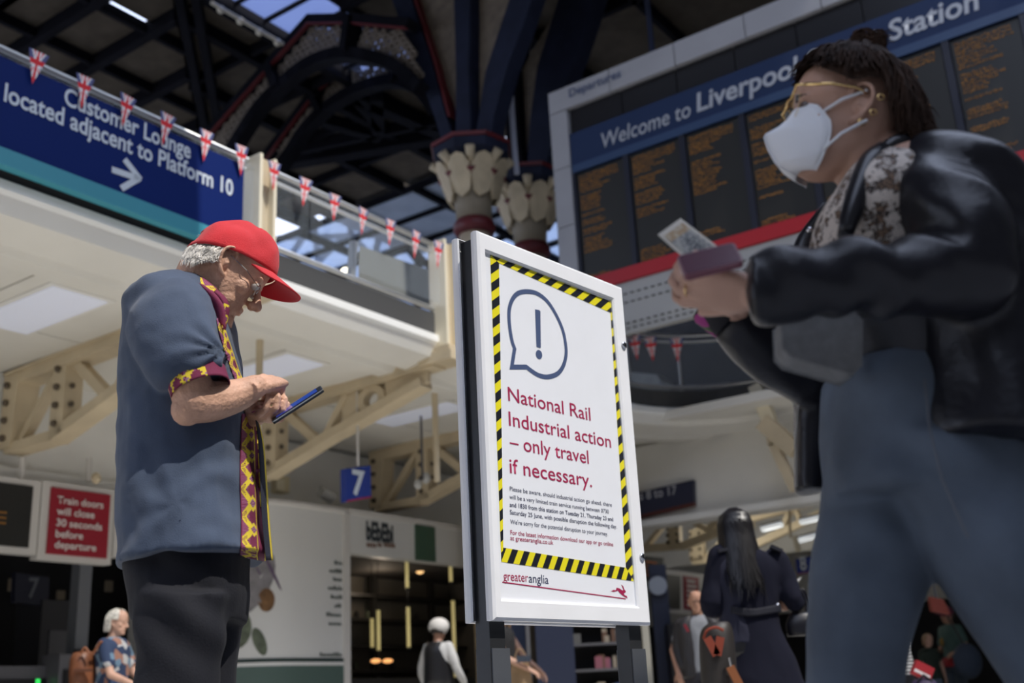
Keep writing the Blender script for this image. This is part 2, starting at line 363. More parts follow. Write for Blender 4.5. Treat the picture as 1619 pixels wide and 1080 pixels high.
ribbon('nosing',[(.3,4.27),(.02,4.27),(-.03,4.24),(-.03,4.17),(.0,4.14)],mat('white_gloss',(.86,.86,.83),.35),mz)
ribbon('fascia',[(0,4.14),(.05,4.02),(.42,3.96)],M_soff,mz)
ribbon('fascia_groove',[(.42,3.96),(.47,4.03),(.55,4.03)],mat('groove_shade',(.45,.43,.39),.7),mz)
ribbon('fascia_step',[(.55,4.03),(.60,3.97),(.80,3.965),(.82,4.0)],M_soff,mz)
ribbon('edge_channel',[(.02,4.27),(.02,4.50),(.08,4.52),(.3,4.50)],mat('dark_channel',(.07,.07,.07),.5),mz)
# soffit panels (each one can be told apart)
def spanel(u0,u1,v0,v1,z=4.0): return MB().hbox(u0+.012,u1-.012,v0+.012,v1-.012,z,z+.03).obj('soffit_panel',M_soff,mz)
for i in range(6):
    u0=-2.2+i*2.72+.12
    for a,b in ((0,1.33),(1.33,2.6)):
        for c,d in ((7.8,9.1),(9.1,10.6)): spanel(u0+a,u0+b,c-.0,d)
MB().hbox(-3,14,7.3,17,4.05,4.2).obj('deck_slab',M_soff,mz)
MB().hbox(13.2,30,-9,17,4.08,4.2).obj('deck_slab',M_soff,mz)
for i in range(3): 
    for j in range(8): spanel(14.75+i*1.9,14.75+(i+1)*1.9,-4+j*1.6,-4+(j+1)*1.6)
# luminaires
def lum(u0,u1,v0,v1,lab):
    t=thing('soffit_light',lab,'light',H((u0+u1)/2,(v0+v1)/2,4))
    MB().hbox(u0-.05,u1+.05,v0-.05,v1+.05,3.985,3.998).obj('light_frame',M_white,t)
    MB().hbox(u0,u1,v0,v1,3.975,3.984).obj('diffuser',M_lum,t)
lum(4.9,5.42,7.95,9.15,'flush pale blue ceiling light nearest, left of the man')
lum(7.5,8.0,7.95,8.9,'flush pale blue ceiling light above the hands and phone')
lum(10.1,10.5,8.0,9.2,'flush pale blue ceiling light left of the poster stand post')
# inner bulkhead wall under the deck
struct(MB().hbox(-3,9.5,10.45,10.6,2.97,4.0).obj('wall_bulkhead',M_white))
struct(MB().hbox(9.5,14.2,10.75,10.9,2.97,4.0).obj('wall_bulkhead_far',M_white))
struct(MB().hbox(-3,9.5,10.30,10.45,2.90,3.02).obj('trim_1',M_white))
struct(MB().hbox(8.8,11.5,10.30,10.74,2.86,2.94).obj('trim_2',M_soff))
# handrail and glass balustrade
br=thing('balustrade','steel handrail and clear glass balustrade along the balcony edge','railing',H(6,7,4.3))
for z,r in ((RT,.026),):
    P=path(.03,z);MB().tube(P,r,10).obj('handrail',M_steel,br,smooth=True)
MB().tube(path(.06,RT-.08),.02,8).obj('rail_channel',M_steel,br,smooth=True)
MB().tube(path(.04,4.55),.03,8).obj('bottom_rail',M_steel,br,smooth=True)
gp=path(.06,0,n=6)
def glass(a,b):
    MB().prism([a+EZ*4.58,b+EZ*4.58,b+EZ*(RT-.1),a+EZ*(RT-.1)],(b-a).cross(EZ).normalized()*.012).obj('glass_pane',M_glassy,br)
for k in range(11):
    u=-3+k*1.4;a,b=H(u+.01,6.94,0),H(u+1.39,6.94,0);glass(a,b)
for i in range(1,7): glass(gp[i],gp[i+1]*.98+gp[i]*.02)
for k in range(8): glass(H(13.84,5.45-k*1.4,0),H(13.84,5.45-k*1.4-1.38,0))
for k in (2,4): MB().tube([gp[k]+EZ*4.5,gp[k]+EZ*RT],.018,8).obj('baluster',M_steel,br)
# cream columns on the balcony edge with brackets
def bracket(label,u,full=True):
    t=thing('truss_bracket',label,'truss',H(u,10.4,3.2),'cantilever brackets under the balcony')
    def Q(v,z,o=0): return H(u+o,v,z)
    def be(nm,a,b,w,th=.10): return MB().beam(Q(*a),Q(*b),w,th,EU).obj(nm,M_cream,t)
    be('top_chord',(10.4,3.90),(7.05,3.99),.12,.22);be('chord_flange',(10.4,3.965),(7.0,4.05),.03,.3)
    MB().prism([Q(10.42,3.2,-.12),Q(10.22,3.2,-.12),Q(10.16,3.95,-.12),Q(10.42,3.95,-.12)],EU*.24).obj('end_plate',M_cream,t)
    # bottom chord: cranked
    for a,b in (((10.35,3.20),(9.55,3.20)),((9.6,3.19),(8.5,3.50)),((8.5,3.49),(7.25,3.80))): be('bottom_chord',a,b,.10,.2)
    be('web_post',(9.5,3.95),(9.5,3.2),.20,.2)
    be('web_strut',(10.2,3.25),(9.65,3.85),.07);be('web_strut',(9.35,3.9),(8.78,3.42),.10);be('web_strut',(8.7,3.46),(8.35,3.9),.08)
    # solid gusset at tip with a ring hole
    b=MB();n=16;c=(7.98,3.765);Ro=[(7.2,3.82),(7.2,3.95),(8.42,3.93),(8.42,3.52)]
    MB().prism([Q(7.2,3.80,-.03),Q(7.2,3.96,-.03),Q(7.78,3.95,-.03),Q(7.78,3.68,-.03)],EU*.06).obj('gusset',M_cream,t)
    MB().prism([Q(8.18,3.6,-.03),Q(8.18,3.95,-.03),Q(8.42,3.95,-.03),Q(8.42,3.53,-.03)],EU*.06).obj('gusset',M_cream,t)
    V=[];F=[]
    for o in(-.05,.05):
        for R in(.19,.10): V+=[Q(c[0]+R*1.05*math.cos(6.2832*k/n),c[1]+R*.85*math.sin(6.2832*k/n),o) for k in range(n)]
    for k in range(n):
        j=(k+1)%n;F+=[(k,j,j+n,k+n),(k+2*n,k+3*n,j+3*n,j+2*n),(k+n,j+n,j+3*n,k+3*n),(k,k+2*n,j+2*n,j)]
    MB().add(V,F).obj('ring_ornament',M_cream,t)
    for v,o in ((10.33,-.14),(9.5,-.12)):
        for z in (3.3,3.48,3.66,3.84): MB().ball(Q(v,z,o),.035,8).obj('bolt',M_bolt,t,smooth=True)
    for z in (3.3,3.48,3.66): MB().ball(Q(9.36,z,-.04),.03,8).obj('bolt',M_bolt,t,smooth=True)
    # shoe at tip
    MB().box(Q(7.0,4.0),(.15,.22,.05),(EU,EV,EZ)).obj('shoe',M_cream,t)
    return t
def edge_col(label,u,z1=RT+.02,z0=4.05):
    t=thing('balcony_post',label,'post',H(u,7,z0))
    MB().hbox(u-.07,u+.07,6.93,7.02,z0,z1).obj('web',M_cream,t)
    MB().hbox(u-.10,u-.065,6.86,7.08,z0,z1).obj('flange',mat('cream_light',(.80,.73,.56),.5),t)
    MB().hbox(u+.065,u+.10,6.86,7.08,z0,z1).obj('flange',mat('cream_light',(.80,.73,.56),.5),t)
    MB().box(H(u,6.95,z0),(.14,.14,.06),(EU,EV,EZ)).obj('foot',M_cream,t)
    return t
bracket('cream riveted truss bracket behind the shirted man\'s back, leftmost',6.1)
bracket('cream truss bracket with round hole behind the hands and phone',8.8)
bracket('cream truss bracket behind the blue number 7 sign',11.5)
edge_col('cream steel post at the right end of the blue lounge sign',6.22)
edge_col('cream steel post on the balcony edge left of the poster stand',8.8)
# drop rods
for (x,y1,y2,v,lab) in ((411,533,660,8.4,'thin cream drop rod hanging from the soffit above the phone'),(687,618,760,8.6,'thin cream drop rod hanging from the soffit left of the poster stand')):
    p=aZ(x,y1,4.0);tag(MB().tube([p,Vector((p.x,p.y,2.95))],.035,8).obj('drop_rod',M_cream,),lab,'rod')
# far bracket at the rounded corner
cb=thing('corner_bracket','cream angled post and cast shoe under the far balcony corner','bracket',pu(1215,665,13.6))
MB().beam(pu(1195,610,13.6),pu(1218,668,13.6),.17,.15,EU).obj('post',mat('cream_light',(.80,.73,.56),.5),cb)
MB().beam(pu(1208,668,13.6),pu(1258,712,13.6),.22,.2,EU).obj('shoe',M_cream,cb)
MB().beam(pu(1222,700,13.6),pu(1258,775,13.6),.12,.12,EU).obj('strut',M_cream,cb)
MB().beam(pu(1222,680,13.6),pu(1228,705,13.6),.18,.12,EU).obj('lug',M_cream,cb)
# grey screen on the balcony
gs=thing('grey_screen','plain grey screen board standing behind the balcony glass','screen',H(8.5,8,4.3))
MB().add([pv(568,388,8),pv(692,432,8),pv(692,494,8),pv(566,452,8)],[(0,1,2,3)]).obj('board',mat('grey_board',(.20,.21,.20),.6),gs)
b=MB().beam(pv(559,382,7.9),pv(553,472,7.9),.07,.07,EV).obj('upright',mat('grey_post',(.32,.34,.36),.5),gs)
lg=thing('deck_lamp','small glowing lamp on a thin post seen above the cap visor','lamp',H(*uvz(pv(548,428,9))[:2],4.2))
MB().ball(pv(548,428,9),(.07,.07,.035),12).obj('lamp_globe',mat('lit_lamp',(1,.95,.75),.3,emit=3),lg,smooth=True)
_p=pv(548,428,9);MB().tube([Vector((_p.x,_p.y,4.2)),_p],.015,8).obj('lamp_post',M_iron,lg)
# ---- blue lounge sign on the balcony
sg=thing('lounge_sign','long blue balcony sign pointing to the lounge beside platform ten','sign',H(4,6.85,4.7))
zt,zb=None,None
P0=pv(0,75,6.86);P1=pv(386,258,6.86);zt=P1.z-.02;P2=pv(383,365,6.86);P3=pv(0,232,6.86);P4=pv(0,255,6.86)
zb=P3.z;zc=P4.z
ue=P1.dot(EU)
MB().hbox(-2,ue,6.86,6.93,zb,zt).obj('sign_panel',mat('sign_blue',(.002,.015,.12),.6,spec=.15),sg)
MB().hbox(-2,ue,6.85,6.93,zc-.02,zb).obj('teal_strip',mat('sign_teal',(.05,.29,.37),.45),sg)
q6=lambda x,y:pv(x,y,6.855)
ptext('lettering','Customer Lounge',M_ink,q6,(101,165),(301,250),EZ,cap=.15,bold=.02,parent=sg)
ptext('lettering','located adjacent to Platform 10',M_ink,q6,(6,158),(368,311),EZ,cap=.15,bold=.02,parent=sg)
b=MB()
for a,c in (((177,268),(215,281)),((197,252),(222,284)),((192,298),(221,281))): b.beam(q6(*a),q6(*c),.05,.004,EV)
b.obj('arrow',M_ink,sg)
# ---- union flag bunting, each pennant its own
M_flag=vmat('flag_cloth',.8)
def flagmesh():
    n=20;V=[];F=[];C=[]
    for i in range(n+1):
        for j in range(n+1):
            t=i/n;x=(j/n-.5)*(1-t);V.append((x,0,-t))
    for i in range(n):
        for j in range(n):
            F.append((i*(n+1)+j,i*(n+1)+j+1,(i+1)*(n+1)+j+1,(i+1)*(n+1)+j));C.append(((j+.5)/n,(i+.5)/n))
    me=D.meshes.new('pennant');me.from_pydata(V,[],F)
    at=me.color_attributes.new('Col','FLOAT_COLOR','CORNER');k=0
    for f,(a,t) in zip(me.polygons,C):
        x=(a-.5)*(1-t)*2;y=t*1.5-.5
        c=(.09,.10,.24)
        d=min(abs(x*1.2-(y)),abs(x*1.2+(y)))
        if d<.30:c=(.75,.75,.78)
        if d<.10:c=(.65,.03,.04)
        if abs(x)<.25 or abs(y)<.16:c=(.8,.8,.82)
        if abs(x)<.13 or abs(y)<.09:c=(.68,.03,.04)
        if t>.8:c=(.65,.04,.05)
        for _ in range(4): at.data[k].color=(*c,1);k+=1
    return me
fm=flagmesh();fm.materials.append(M_flag)
ordn=['first','second','third','fourth','fifth','sixth','seventh','eighth','ninth','tenth','eleventh','twelfth','thirteenth']
def flag(p,wd,h,ax,lab,yaw=0):
    o=D.objects.new('bunting_pennant',fm);COL.objects.link(o);o.location=p
    o.rotation_euler=(math.radians(6),math.radians(random.uniform(-5,5)),math.atan2(ax.y,ax.x)+yaw);o.scale=(wd,1,h);tag(o,lab,'flag','union flag bunting along the balcony rail')
fx=[(56,86,138),(129,124,175),(197,155,204),(260,184,234),(321,210,258),(376,233,279),(428,259,303),(478,285,329),(524,310,351),(569,332,373),(612,350,390),(653,368,411),(688,384,425)]
for i,(x,a,b) in enumerate(fx):
    p=q6(x,a);h=(p-q6(x,b)).length;flag(p-EV*.05,.155,h,EU,ordn[i]+' union flag pennant counting from the left end of the balcony rail',random.uniform(-.15,.15))
for i,(x,a,b,lab) in enumerate(((1001,535,560,'pennant nearest the poster frame'),(1026,537,569,'middle pennant'),(1068,538,571,'rightmost pennant'))):
    p=aZ(x,a,5.24)-Vector((0,.1,0));flag(p,.20,.34,Vector((1,-.3,0)).normalized(),'pale pink union flag '+lab+' on the far rounded balcony rail')
# ================= DEPARTURES BOARD =================
bd=thing('departures_board','huge black departures board in a white frame over the far balcony','board',H(12.3,2,5))
M_bf=mat('board_frame_white',(.31,.31,.325),.5,var=.05,vs=2)
UB=12.0;VL=7.48;VR=-4
def bb(name,v0,v1,z0,z1,u0,u1,m,parent=None): return MB().hbox(u0,u1,min(v0,v1),max(v0,v1),z0,z1).obj(name,m,parent or bd)
bb('casing',VL-.05,VR,5.66,8.72,UB+.1,UB+.55,M_black)
for k in range(12):
    a=VL-.0-k*1.0;bb('frame_panel',a,a-.985,8.42,8.76,UB-.02,UB+.5,M_bf)
for k in range(4): bb('frame_panel',7.48,7.2,8.405-k*.87,8.405-(k+1)*.87+.012,UB-.02,UB+.5,M_bf)
for k in range(12):
    a=7.18-k*.83;bb('header_panel',a,a-.815,8.02,8.41,UB+.05,UB+.1,M_black)
bb('welcome_band',7.19,VR,7.42,8.02,UB+.0,UB+.1,mat('band_blue',(.016,.030,.078),.6,spec=.2))
bb('band_highlight',7.19,VR,7.42,7.53,UB-.01,UB+.05,mat('band_blue_light',(.028,.055,.12),.4))
qb=lambda x,y:pu(x,y,UB-.012)
ptext('lettering','Welcome to',mat('board_ink',(.36,.38,.42),.5),qb,(952,233),(1093,185),EZ,cap=.235,bold=.006,shear=.15,parent=bd)
ptext('lettering','Liverpool Street Station',MATS['board_ink'],qb,(1102,178),(1549,12),EZ,cap=.27,bold=.022,shear=.12,parent=bd)
ptext('lettering','Departures',mat('grey_navy_print',(.07,.09,.16),.5),lambda x,y:pu(x,y,UB-.03),(900,154),(982,121),EZ,cap=.13,bold=.02,parent=bd)
M_led=mat('amber_led',(.26,.115,.02),.7,emit=.09)
M_scr=mat('led_panel',(.016,.016,.014),.45)
for k in range(13):
    a=7.2-k*.832
    p=bb('led_screen',a-.06,a-.79,5.86,7.40,UB+.03,UB+.1,M_scr)
    b=MB()
    rows=range(34)
    for r in rows:
        z=7.34-r*.044
        dens=.9 if r<2 else (.75 if r<(20 if k%3 else 26) else (0 if r<30 else .6))
        if random.random()>dens: continue
        v=a-.10;end=a-.10-(random.uniform(.25,.45) if r>2 else .6)
        while v>end:
            wd=random.uniform(.010,.026)
            for _ in range(2):
                zz=z+random.uniform(-.013,.013);b.hbox(UB+.022,UB+.03,v-wd,v,zz-.005,zz+.005)
            v-=wd+random.uniform(.006,.02)
    b.obj('led_rows',M_led,p,kind='stuff')
    bb('mullion',a+.03,a-.05,5.84,7.42,UB+.0,UB+.1,mat('mullion_navy',(.014,.016,.028),.4))
for k in range(7):
    a=7.2-k*1.65;bb('red_strip',a,a-1.62,5.665,5.85,UB-.01,UB+.1,mat('signal_red',(.36,.012,.02),.45))
# white perforated fascia below the board
M_pf=mat('perforated_panel',(.36,.36,.35),.55)
for k in range(7):
    a=7.2-k*1.65;p=bb('fascia_panel',a,a-1.63,4.97,5.655,UB+.02,UB+.12,M_pf)
    b=MB()
    for z in (5.5,5.38,5.1,5.03):
        for j in range(16): b.box(H(UB+.012,a-.06-j*.1,z),(.008,.026,.007),(EU,EV,EZ))
    b.obj('perforations',mat('perforation',(.06,.06,.06),.8),p,kind='stuff')
for v in (6,3,0): MB().tube([H(UB+.4,v,8.7),H(UB+.4,v,13.6)],.04,8).obj('hanger_rod',M_navy,bd)

t=thing('reflection_blocks','pale grey covered seat blocks behind the curved balcony glass','seating',pu(1030,620,15)-EZ*.1)  # pale blocks added where the far roof is reflected
M_cv=mat('reflection_pale',(.34,.36,.36),.7,var=.2,vs=5)
for px in ([(990,588),(1038,592),(1050,612),(1036,622),(990,612)],[(1044,604),(1062,610),(1048,632),(1034,626)],[(1058,616),(1086,626),(1090,645),(1052,640)],[(1096,634),(1120,640),(1118,652),(1092,648)]):
    MB().prism([pu(x,y,15) for x,y in px],EU*.5).obj('reflection_block',M_cv,t)
# ================= GROUND-LEVEL BACKGROUND =================
VT=10.1
q=lambda x,y:pv(x,y,VT-.035)
M_wf=mat('sign_frame_white',(.62,.60,.57),.5);M_dr=mat('notice_red',(.30,.010,.025),.5);M_wl=mat('notice_ink',(.75,.68,.66),.6)
def quadrect(a,c,v):
    A=pv(*a,v);Cc=pv(*c,v);return A.dot(EU),Cc.dot(EU),Cc.z,A.z
t=thing('train_door_notice','red notice about train doors closing in a white frame, hung under the deck','sign',pv(120,880,VT))
u0,u1,z0,z1=quadrect((68,759),(173,893),VT);uu1=pv(182,776,VT).dot(EU)
z1=(pv(68,759,VT).z+pv(182,776,VT).z)/2
MB().hbox(u0,uu1,VT,VT+.12,z0,z1).obj('frame',M_wf,t)
a0,a1,b0,b1=quadrect((82,770),(168,883),VT-.02);a1=pv(175,784,VT-.02).dot(EU)
MB().hbox(a0,a1,VT-.02,VT,b0,b1).obj('red_panel',M_dr,t)
for s,l,r in (('Train doors',(90.7,794),(163,805.5)),('will close',(89.5,812),(149,821)),('30 seconds',(88.8,830),(161,840)),('before',(87.6,848),(131,854)),('departure',(86,865),(151.7,873))):
    ptext('lettering',s,M_wl,q,l,r,EZ,cap=.075,bold=.02,parent=t)
for i,(x0,x1,lab) in enumerate(((-60,64,'black departure screen with faint amber text left of the red notice'),)):
    t=thing('platform_screen',lab,'screen',pv(0,880,VT))
    A=pv(x0,745,VT).dot(EU);B=pv(66,758,VT).dot(EU);zz=pv(62,878,VT).z;zt=pv(66,762,VT).z
    MB().hbox(A,B,VT,VT+.12,zz,zt).obj('frame',M_wf,t)
    MB().hbox(A+.04,B-.09,VT-.015,VT,zz+.06,zt-.06).obj('screen',M_scr,t)
    b=MB()
    for r in range(3):
        for k in range(14): b.hbox(B-.62+k*.02,B-.607+k*.02,VT-.02,VT-.015,zz+.36-r*.05,zz+.38-r*.05)
    b.obj('led_rows',M_led,t,kind='stuff')
tag(MB().hbox(pv(184,776,VT).dot(EU),pv(184,776,VT).dot(EU)+.45,VT,VT+.12,pv(180,880,VT).z,pv(182,776,VT).z).obj('screen_housing',M_wf),'white framed screen housing just right of the red notice','screen')
for x in (34,140): tag(MB().tube([pv(x,742,10.2)+EZ*.12,pv(x,762,10.2)],.03,8).obj('hanger',M_wf),'short white hanger over the '+('black screen' if x==34 else 'red notice'),'hanger')
for x,y in ((152,756),): tag(MB().ball(pv(x,y,10.0),(.05,.05,.06)).obj('dome_camera',M_cream,smooth=True),'small cream dome camera above the red notice','camera')
# dark concourse interior: ticket gates, pale posts
M_grey=mat('mid_grey_metal',(.10,.10,.11),.4)
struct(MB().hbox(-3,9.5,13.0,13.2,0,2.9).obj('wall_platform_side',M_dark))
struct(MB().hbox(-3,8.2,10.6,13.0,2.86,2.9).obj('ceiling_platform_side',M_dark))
def box_thing(name,lab,cat,px,py,Y,w,d,h,m,parts=()):
    p=aY(px,py,Y);t=thing(name,lab,cat,(p.x,p.y,0));ax=(EU,EV,EZ)
    MB().box((p.x,p.y,h/2),(w/2,d/2,h/2),ax).obj('body',m,t)
    for nm,dx,z,ww,hh,mm in parts: MB().box(Vector((p.x,p.y,z))-EV*(d/2+.01)+EU*dx,(ww/2,.012,hh/2),ax).obj(nm,mm,t)
    return t
M_gl=mat('screen_glow',(.55,.65,.75),.4,emit=.15)
box_thing('grey_pillar','slim pale grey pillar in the dark hall left of the grey-haired woman','pillar',125,970,12.2,.15,.15,2.8,mat('pale_pillar',(.16,.17,.19),.5),[('pillar_band',0,1.3,.16,.05,M_black),('pillar_cap',0,2.6,.18,.1,M_grey)])
box_thing('ticket_gate','dark ticket gate with small green arrow light left of the woman with grey hair','gate',18,1040,11.5,.6,.3,1.15,M_grey,[('gate_panel',0,.9,.7,.25,M_black),('gate_light',.2,1.0,.05,.05,mat('green_led',(.05,.9,.15),.4,emit=1.0))])
box_thing('ticket_gate','dark ticket gate with a dim screen, partly behind the brown backpack','gate',112,1040,11.8,.45,.3,1.25,M_grey,[('gate_panel',0,.95,.35,.3,M_black),('gate_light',0,1.1,.12,.05,M_gl)])
box_thing('vending_cabinet','dark grey cabinet with pale screen at the far left edge','cabinet',85,960,12.9,.6,.5,1.9,mat('cabinet_dark',(.03,.03,.035),.5),[('screen',0,1.35,.4,.45,mat('dim_screen',(.10,.10,.11),.4)),('shelf_face',0,.8,.5,.35,M_grey)])
t=thing('platform_number_sign','dark panel with a faint platform numeral 7 under the black screen','sign',pv(52,930,11.5))
A=pv(25,905,11.5);B=pv(78,955,11.5)
MB().prism([pv(25,905,11.5),pv(78,913,11.5),pv(76,958,11.5),pv(23,952,11.5)],EV*.08).obj('panel',mat('sign_night',(.012,.014,.03),.5),t)
ptext('numeral','7',mat('dim_ink',(.12,.13,.15),.5),lambda x,y:pv(x,y,11.49),(44,944),(60,945),EZ,cap=.22,bold=.02,parent=t)
for i in range(5):
    p=pv(20+i*38,925+8*i%30,12.97);tag(MB().box(p,(.05,.02,random.uniform(.04,.12)),(EU,EV,EZ)).obj('lit_poster',mat('dim_poster',(.22,.18,.13),.5,emit=.04)),'small dim lit poster on the dark wall, '+ordn[i]+' from the left','poster')
# ---- number 7 sign
def blue_number(lab,num,px,fn,n,cap,red=True,inkw=None):
    t=thing('platform_number_sign',lab,'sign',fn(*px[3]))
    P=[fn(*p) for p in px];back=n*.08
    MB().prism(P,back).obj('panel',mat('number_blue',(.018,.045,.27),.4),t)
    a,b,c,d=P;MB().prism([d+(a-d)*.0,c+(b-c)*.0,c+(b-c)*.05,d+(a-d)*.05],-n*.004).obj('red_edge',mat('number_red',(.35,.03,.08),.5),t)
    return t
fn=lambda x,y:pv(x,y,8.2)
t=blue_number('blue square sign with a white number 7 above the white kiosk','7',[(547,741),(586,736),(587,787),(548,794)],fn,EV,.2)
ptext('numeral','7',M_ink,lambda x,y:pv(x,y,8.19),(557,784),(577,780),EZ,cap=.27,bold=.03,parent=t)
MB().tube([fn(566,737),fn(566,737)+EZ*.9],.015,8).obj('hanger',M_wf,t)
# ---- white kiosk: flat wall, rounded end, green base
kk=thing('kiosk','white rounded food kiosk wall with green base and menu lettering','kiosk',H(9.2,9.8,0))
M_kw=mat('kiosk_white',(.66,.66,.64),.45,var=.03,vs=1);M_kg=mat('kiosk_green',(.075,.12,.105),.5)
KV=9.6;KT=2.9
def kpath(o,z,r=1.0):
    R=r+o;P=[H(10.1,KV-o,z),H(9.25,KV-o,z)]
    for k in range(1,11):
        a=math.pi/2*k/10;P.append(H(9.25-R*math.sin(a),KV+r-R*math.cos(a),z))
    P.append(H(9.25-R,KV+1.1+.6,z));return P
def kband(name,prof,m):
    rows=[kpath(o,z) for o,z in prof];n=len(rows[0]);b=MB()
    b.add([p for r in rows for p in r],[(i*n+j,i*n+j+1,(i+1)*n+j+1,(i+1)*n+j) for i in range(len(rows)-1) for j in range(n-1)]);return b.obj(name,m,kk,smooth=True)
kband('wall_panel',[(0,1.16),(0,KT)],M_kw);kband('top_trim',[(0,KT-.03),(.03,KT-.03),(.03,KT+.04),(-.2,KT+.05)],M_wf)
kband('white_line',[(.01,1.09),(.01,1.13)],M_kw);kband('dark_line',[(.01,1.13),(.01,1.17)],mat('kiosk_dark_green',(.012,.03,.026),.5));kband('green_base',[(.01,.1),(.01,1.09)],M_kg);kband('plinth',[(-.02,0),(-.02,.12)],M_black)
MB().prism([p for p in kpath(-.02,KT)]+[H(10.1,KV+1.7,KT)],EZ*.03).obj('roof_board',M_wf,kk)
MB().hbox(10.0,10.1,KV-.03,KV+.3,0,KT).obj('corner_post',M_wf,kk)
fk=lambda x,y:pv(x,y,KV-.006)
M_menu=mat('menu_ink',(.10,.12,.11),.6)
b=MB();yy=892
for x0,x1,y in ((529,542,892),(521,542,905),(527,542,918),(519,542,932),(523,542,946),(529,542,960),(516,542,974),(520,542,988),(506,542,1037)):
    A=fk(x0,y);B=fk(x1,y+2);x=A.dot(EU)
    while x<B.dot(EU)-.02:
        wd=random.uniform(.02,.045);h=random.choice([.03,.03,.045]);b.hbox(x,x+wd,KV-.008,KV-.004,(A.z+B.z)/2,(A.z+B.z)/2+h);x+=wd+.012
b.obj('menu_lettering',M_menu,kk,kind='stuff')
# printed food on the rounded end (flat print, follows the curve closely)
def kp(u,z,o=.006):
    u=u-.38
    # arc-length position along kiosk path from the flat part
    P=kpath(o,z);L=0
    for i in range(1,len(P)-1):
        d=(P[i+1]-P[i]).length
        if L+d>u: return P[i]+(P[i+1]-P[i])*((u-L)/d)
        L+=d
    return P[-1]
def blob(name,u,z,ru,rz,m,a=0):
    pts=[];
    for k in range(16):
        t=6.2832*k/16;x=ru*math.cos(t);y=rz*math.sin(t);pts.append(kp(u+x*math.cos(a)-y*math.sin(a),z+x*math.sin(a)+y*math.cos(a)))
    c=kp(u,z,.012);MB().add([c]+pts,[(0,i+1,(i+1)%16+1) for i in range(16)]).obj(name,m,kk)
M_fb=mat('food_brown',(.16,.08,.03),.6,var=.4,vs=12);M_fg2=mat('food_green',(.10,.12,.08),.6,var=.4,vs=12);M_fp=mat('food_purple',(.11,.07,.13),.6);M_fgr=mat('food_grey',(.22,.21,.22),.6,var=.2,vs=10)
blob('food_print',.95,2.0,.22,.40,M_fgr,.5);blob('food_print',.78,1.80,.10,.13,M_fb);blob('food_print',1.05,2.10,.13,.12,M_fb);blob('food_print',1.1,1.5,.16,.22,M_fg2);blob('food_print',.72,2.12,.018,.25,M_fp,-.5);blob('food_print',.95,2.22,.015,.2,M_fp,-.6);blob('food_print',1.2,1.75,.12,.16,M_fb);blob('food_print',.85,1.35,.07,.16,M_fg2,-.4)
# ---- shop beside the kiosk
sp=thing('food_shop','open food shop front with white fascia and brass light tubes','shop',H(11.5,KV+1,0))
MB().hbox(10.1,14.5,KV,KV+.15,2.40,2.90).obj('fascia',M_kw,sp)
MB().hbox(10.1,14.5,KV-.05,KV+.2,2.88,2.94).obj('fascia_cap',M_wf,sp)
gu0=pv(655,830,KV).dot(EU);gu1=pv(686,830,KV).dot(EU)
MB().hbox(gu0,gu1,KV-.02,KV,2.41,2.87).obj('green_panel',mat('panel_green',(.045,.10,.065),.5),sp)
fs=lambda x,y:pv(x,y,KV-.006)
ptext('lettering','bEbEbi',mat('shop_ink',(.03,.04,.05),.6),fs,(579,853),(622,857),EZ,cap=.23,bold=.05,parent=sp)
b=MB()
for x0,x1 in ((580,594),(597,602),(607,623)):
    A=fs(x0,862);B=fs(x1,865);x=A.dot(EU)
    while x<B.dot(EU): b.hbox(x,x+.03,KV-.008,KV-.004,A.z-.02,A.z+.03);x+=.045
b.obj('small_lettering',mat('brown_ink',(.16,.07,.04),.6),sp,kind='stuff')
M_sw=mat('shop_wall',(.17,.155,.13),.7,var=.15,vs=2)
MB().hbox(10.1,14.5,KV+1.9,KV+2.0,0,2.9).obj('back_wall',M_sw,sp)
MB().hbox(10.1,14.5,KV+.15,KV+2,2.45,2.5).obj('inner_ceiling',mat('shop_ceiling',(.05,.045,.04),.8),sp)
MB().hbox(14.4,14.5,KV,KV+2,0,2.9).obj('side_wall',M_sw,sp)
M_shelf=mat('shelf_dark',(.02,.019,.017),.5)
for z in (2.12,1.78,1.42,1.08): MB().hbox(10.15,14.4,KV+1.55,KV+1.9,z,z+.05).obj('shelf',M_shelf,sp)
for u in (11.0,12.3,13.6): MB().hbox(u,u+.07,KV+1.6,KV+1.68,0,2.45).obj('shelf_upright',M_shelf,sp)
MB().hbox(10.3,14.2,KV+.25,KV+.75,0,.95).obj('counter',M_shelf,sp)
for k in range(26):
    u=random.uniform(10.4,14.2);z=random.choice([1.13,1.47,1.83]);h=random.uniform(.07,.2)
    tag(MB().lathe(H(u,KV+1.72,z),[(.035,0),(.04,h*.6),(.02,h*.8),(.02,h)],8).obj('bottle',random.choice([M_fb,M_grey,M_shelf,M_fg2])),'small dim bottle on the shop shelves','bottle','bottles on the shop shelves')
M_br=mat('brass_tube',(.80,.66,.28),.35,emit=.35)
for x,y0,y1,v,lab in ((643,888,932,9.9,'short brass light tube left of the spotlight'),(645,960,1026,9.9,'brass light tube hanging mid shop, left of the white cap'),(712,890,922,9.9,'short brass light tube nearest the poster stand'),(716,950,1090,9.9,'long brass light tube beside the shop worker'),(598,965,1031,10.2,'brass light tube at the left of the shop'),(588,978,1026,10.4,'dimmest brass light tube at the far left of the shop')):
    t=thing('light_tube',lab,'light',pv(x,y1,v));a,b_=pv(x,y0,v),pv(x,y1,v);b_=Vector((a.x,a.y,b_.z))
    MB().tube([a,b_],.024,10).obj('tube',M_br,t,smooth=True)
    MB().lathe(b_-EZ*.01,[(.028,0),(.028,.03)],10).obj('end_cap',M_shelf,t)
    MB().tube([a,Vector((a.x,a.y,2.45))],.005,6).obj('cord',M_shelf,t)
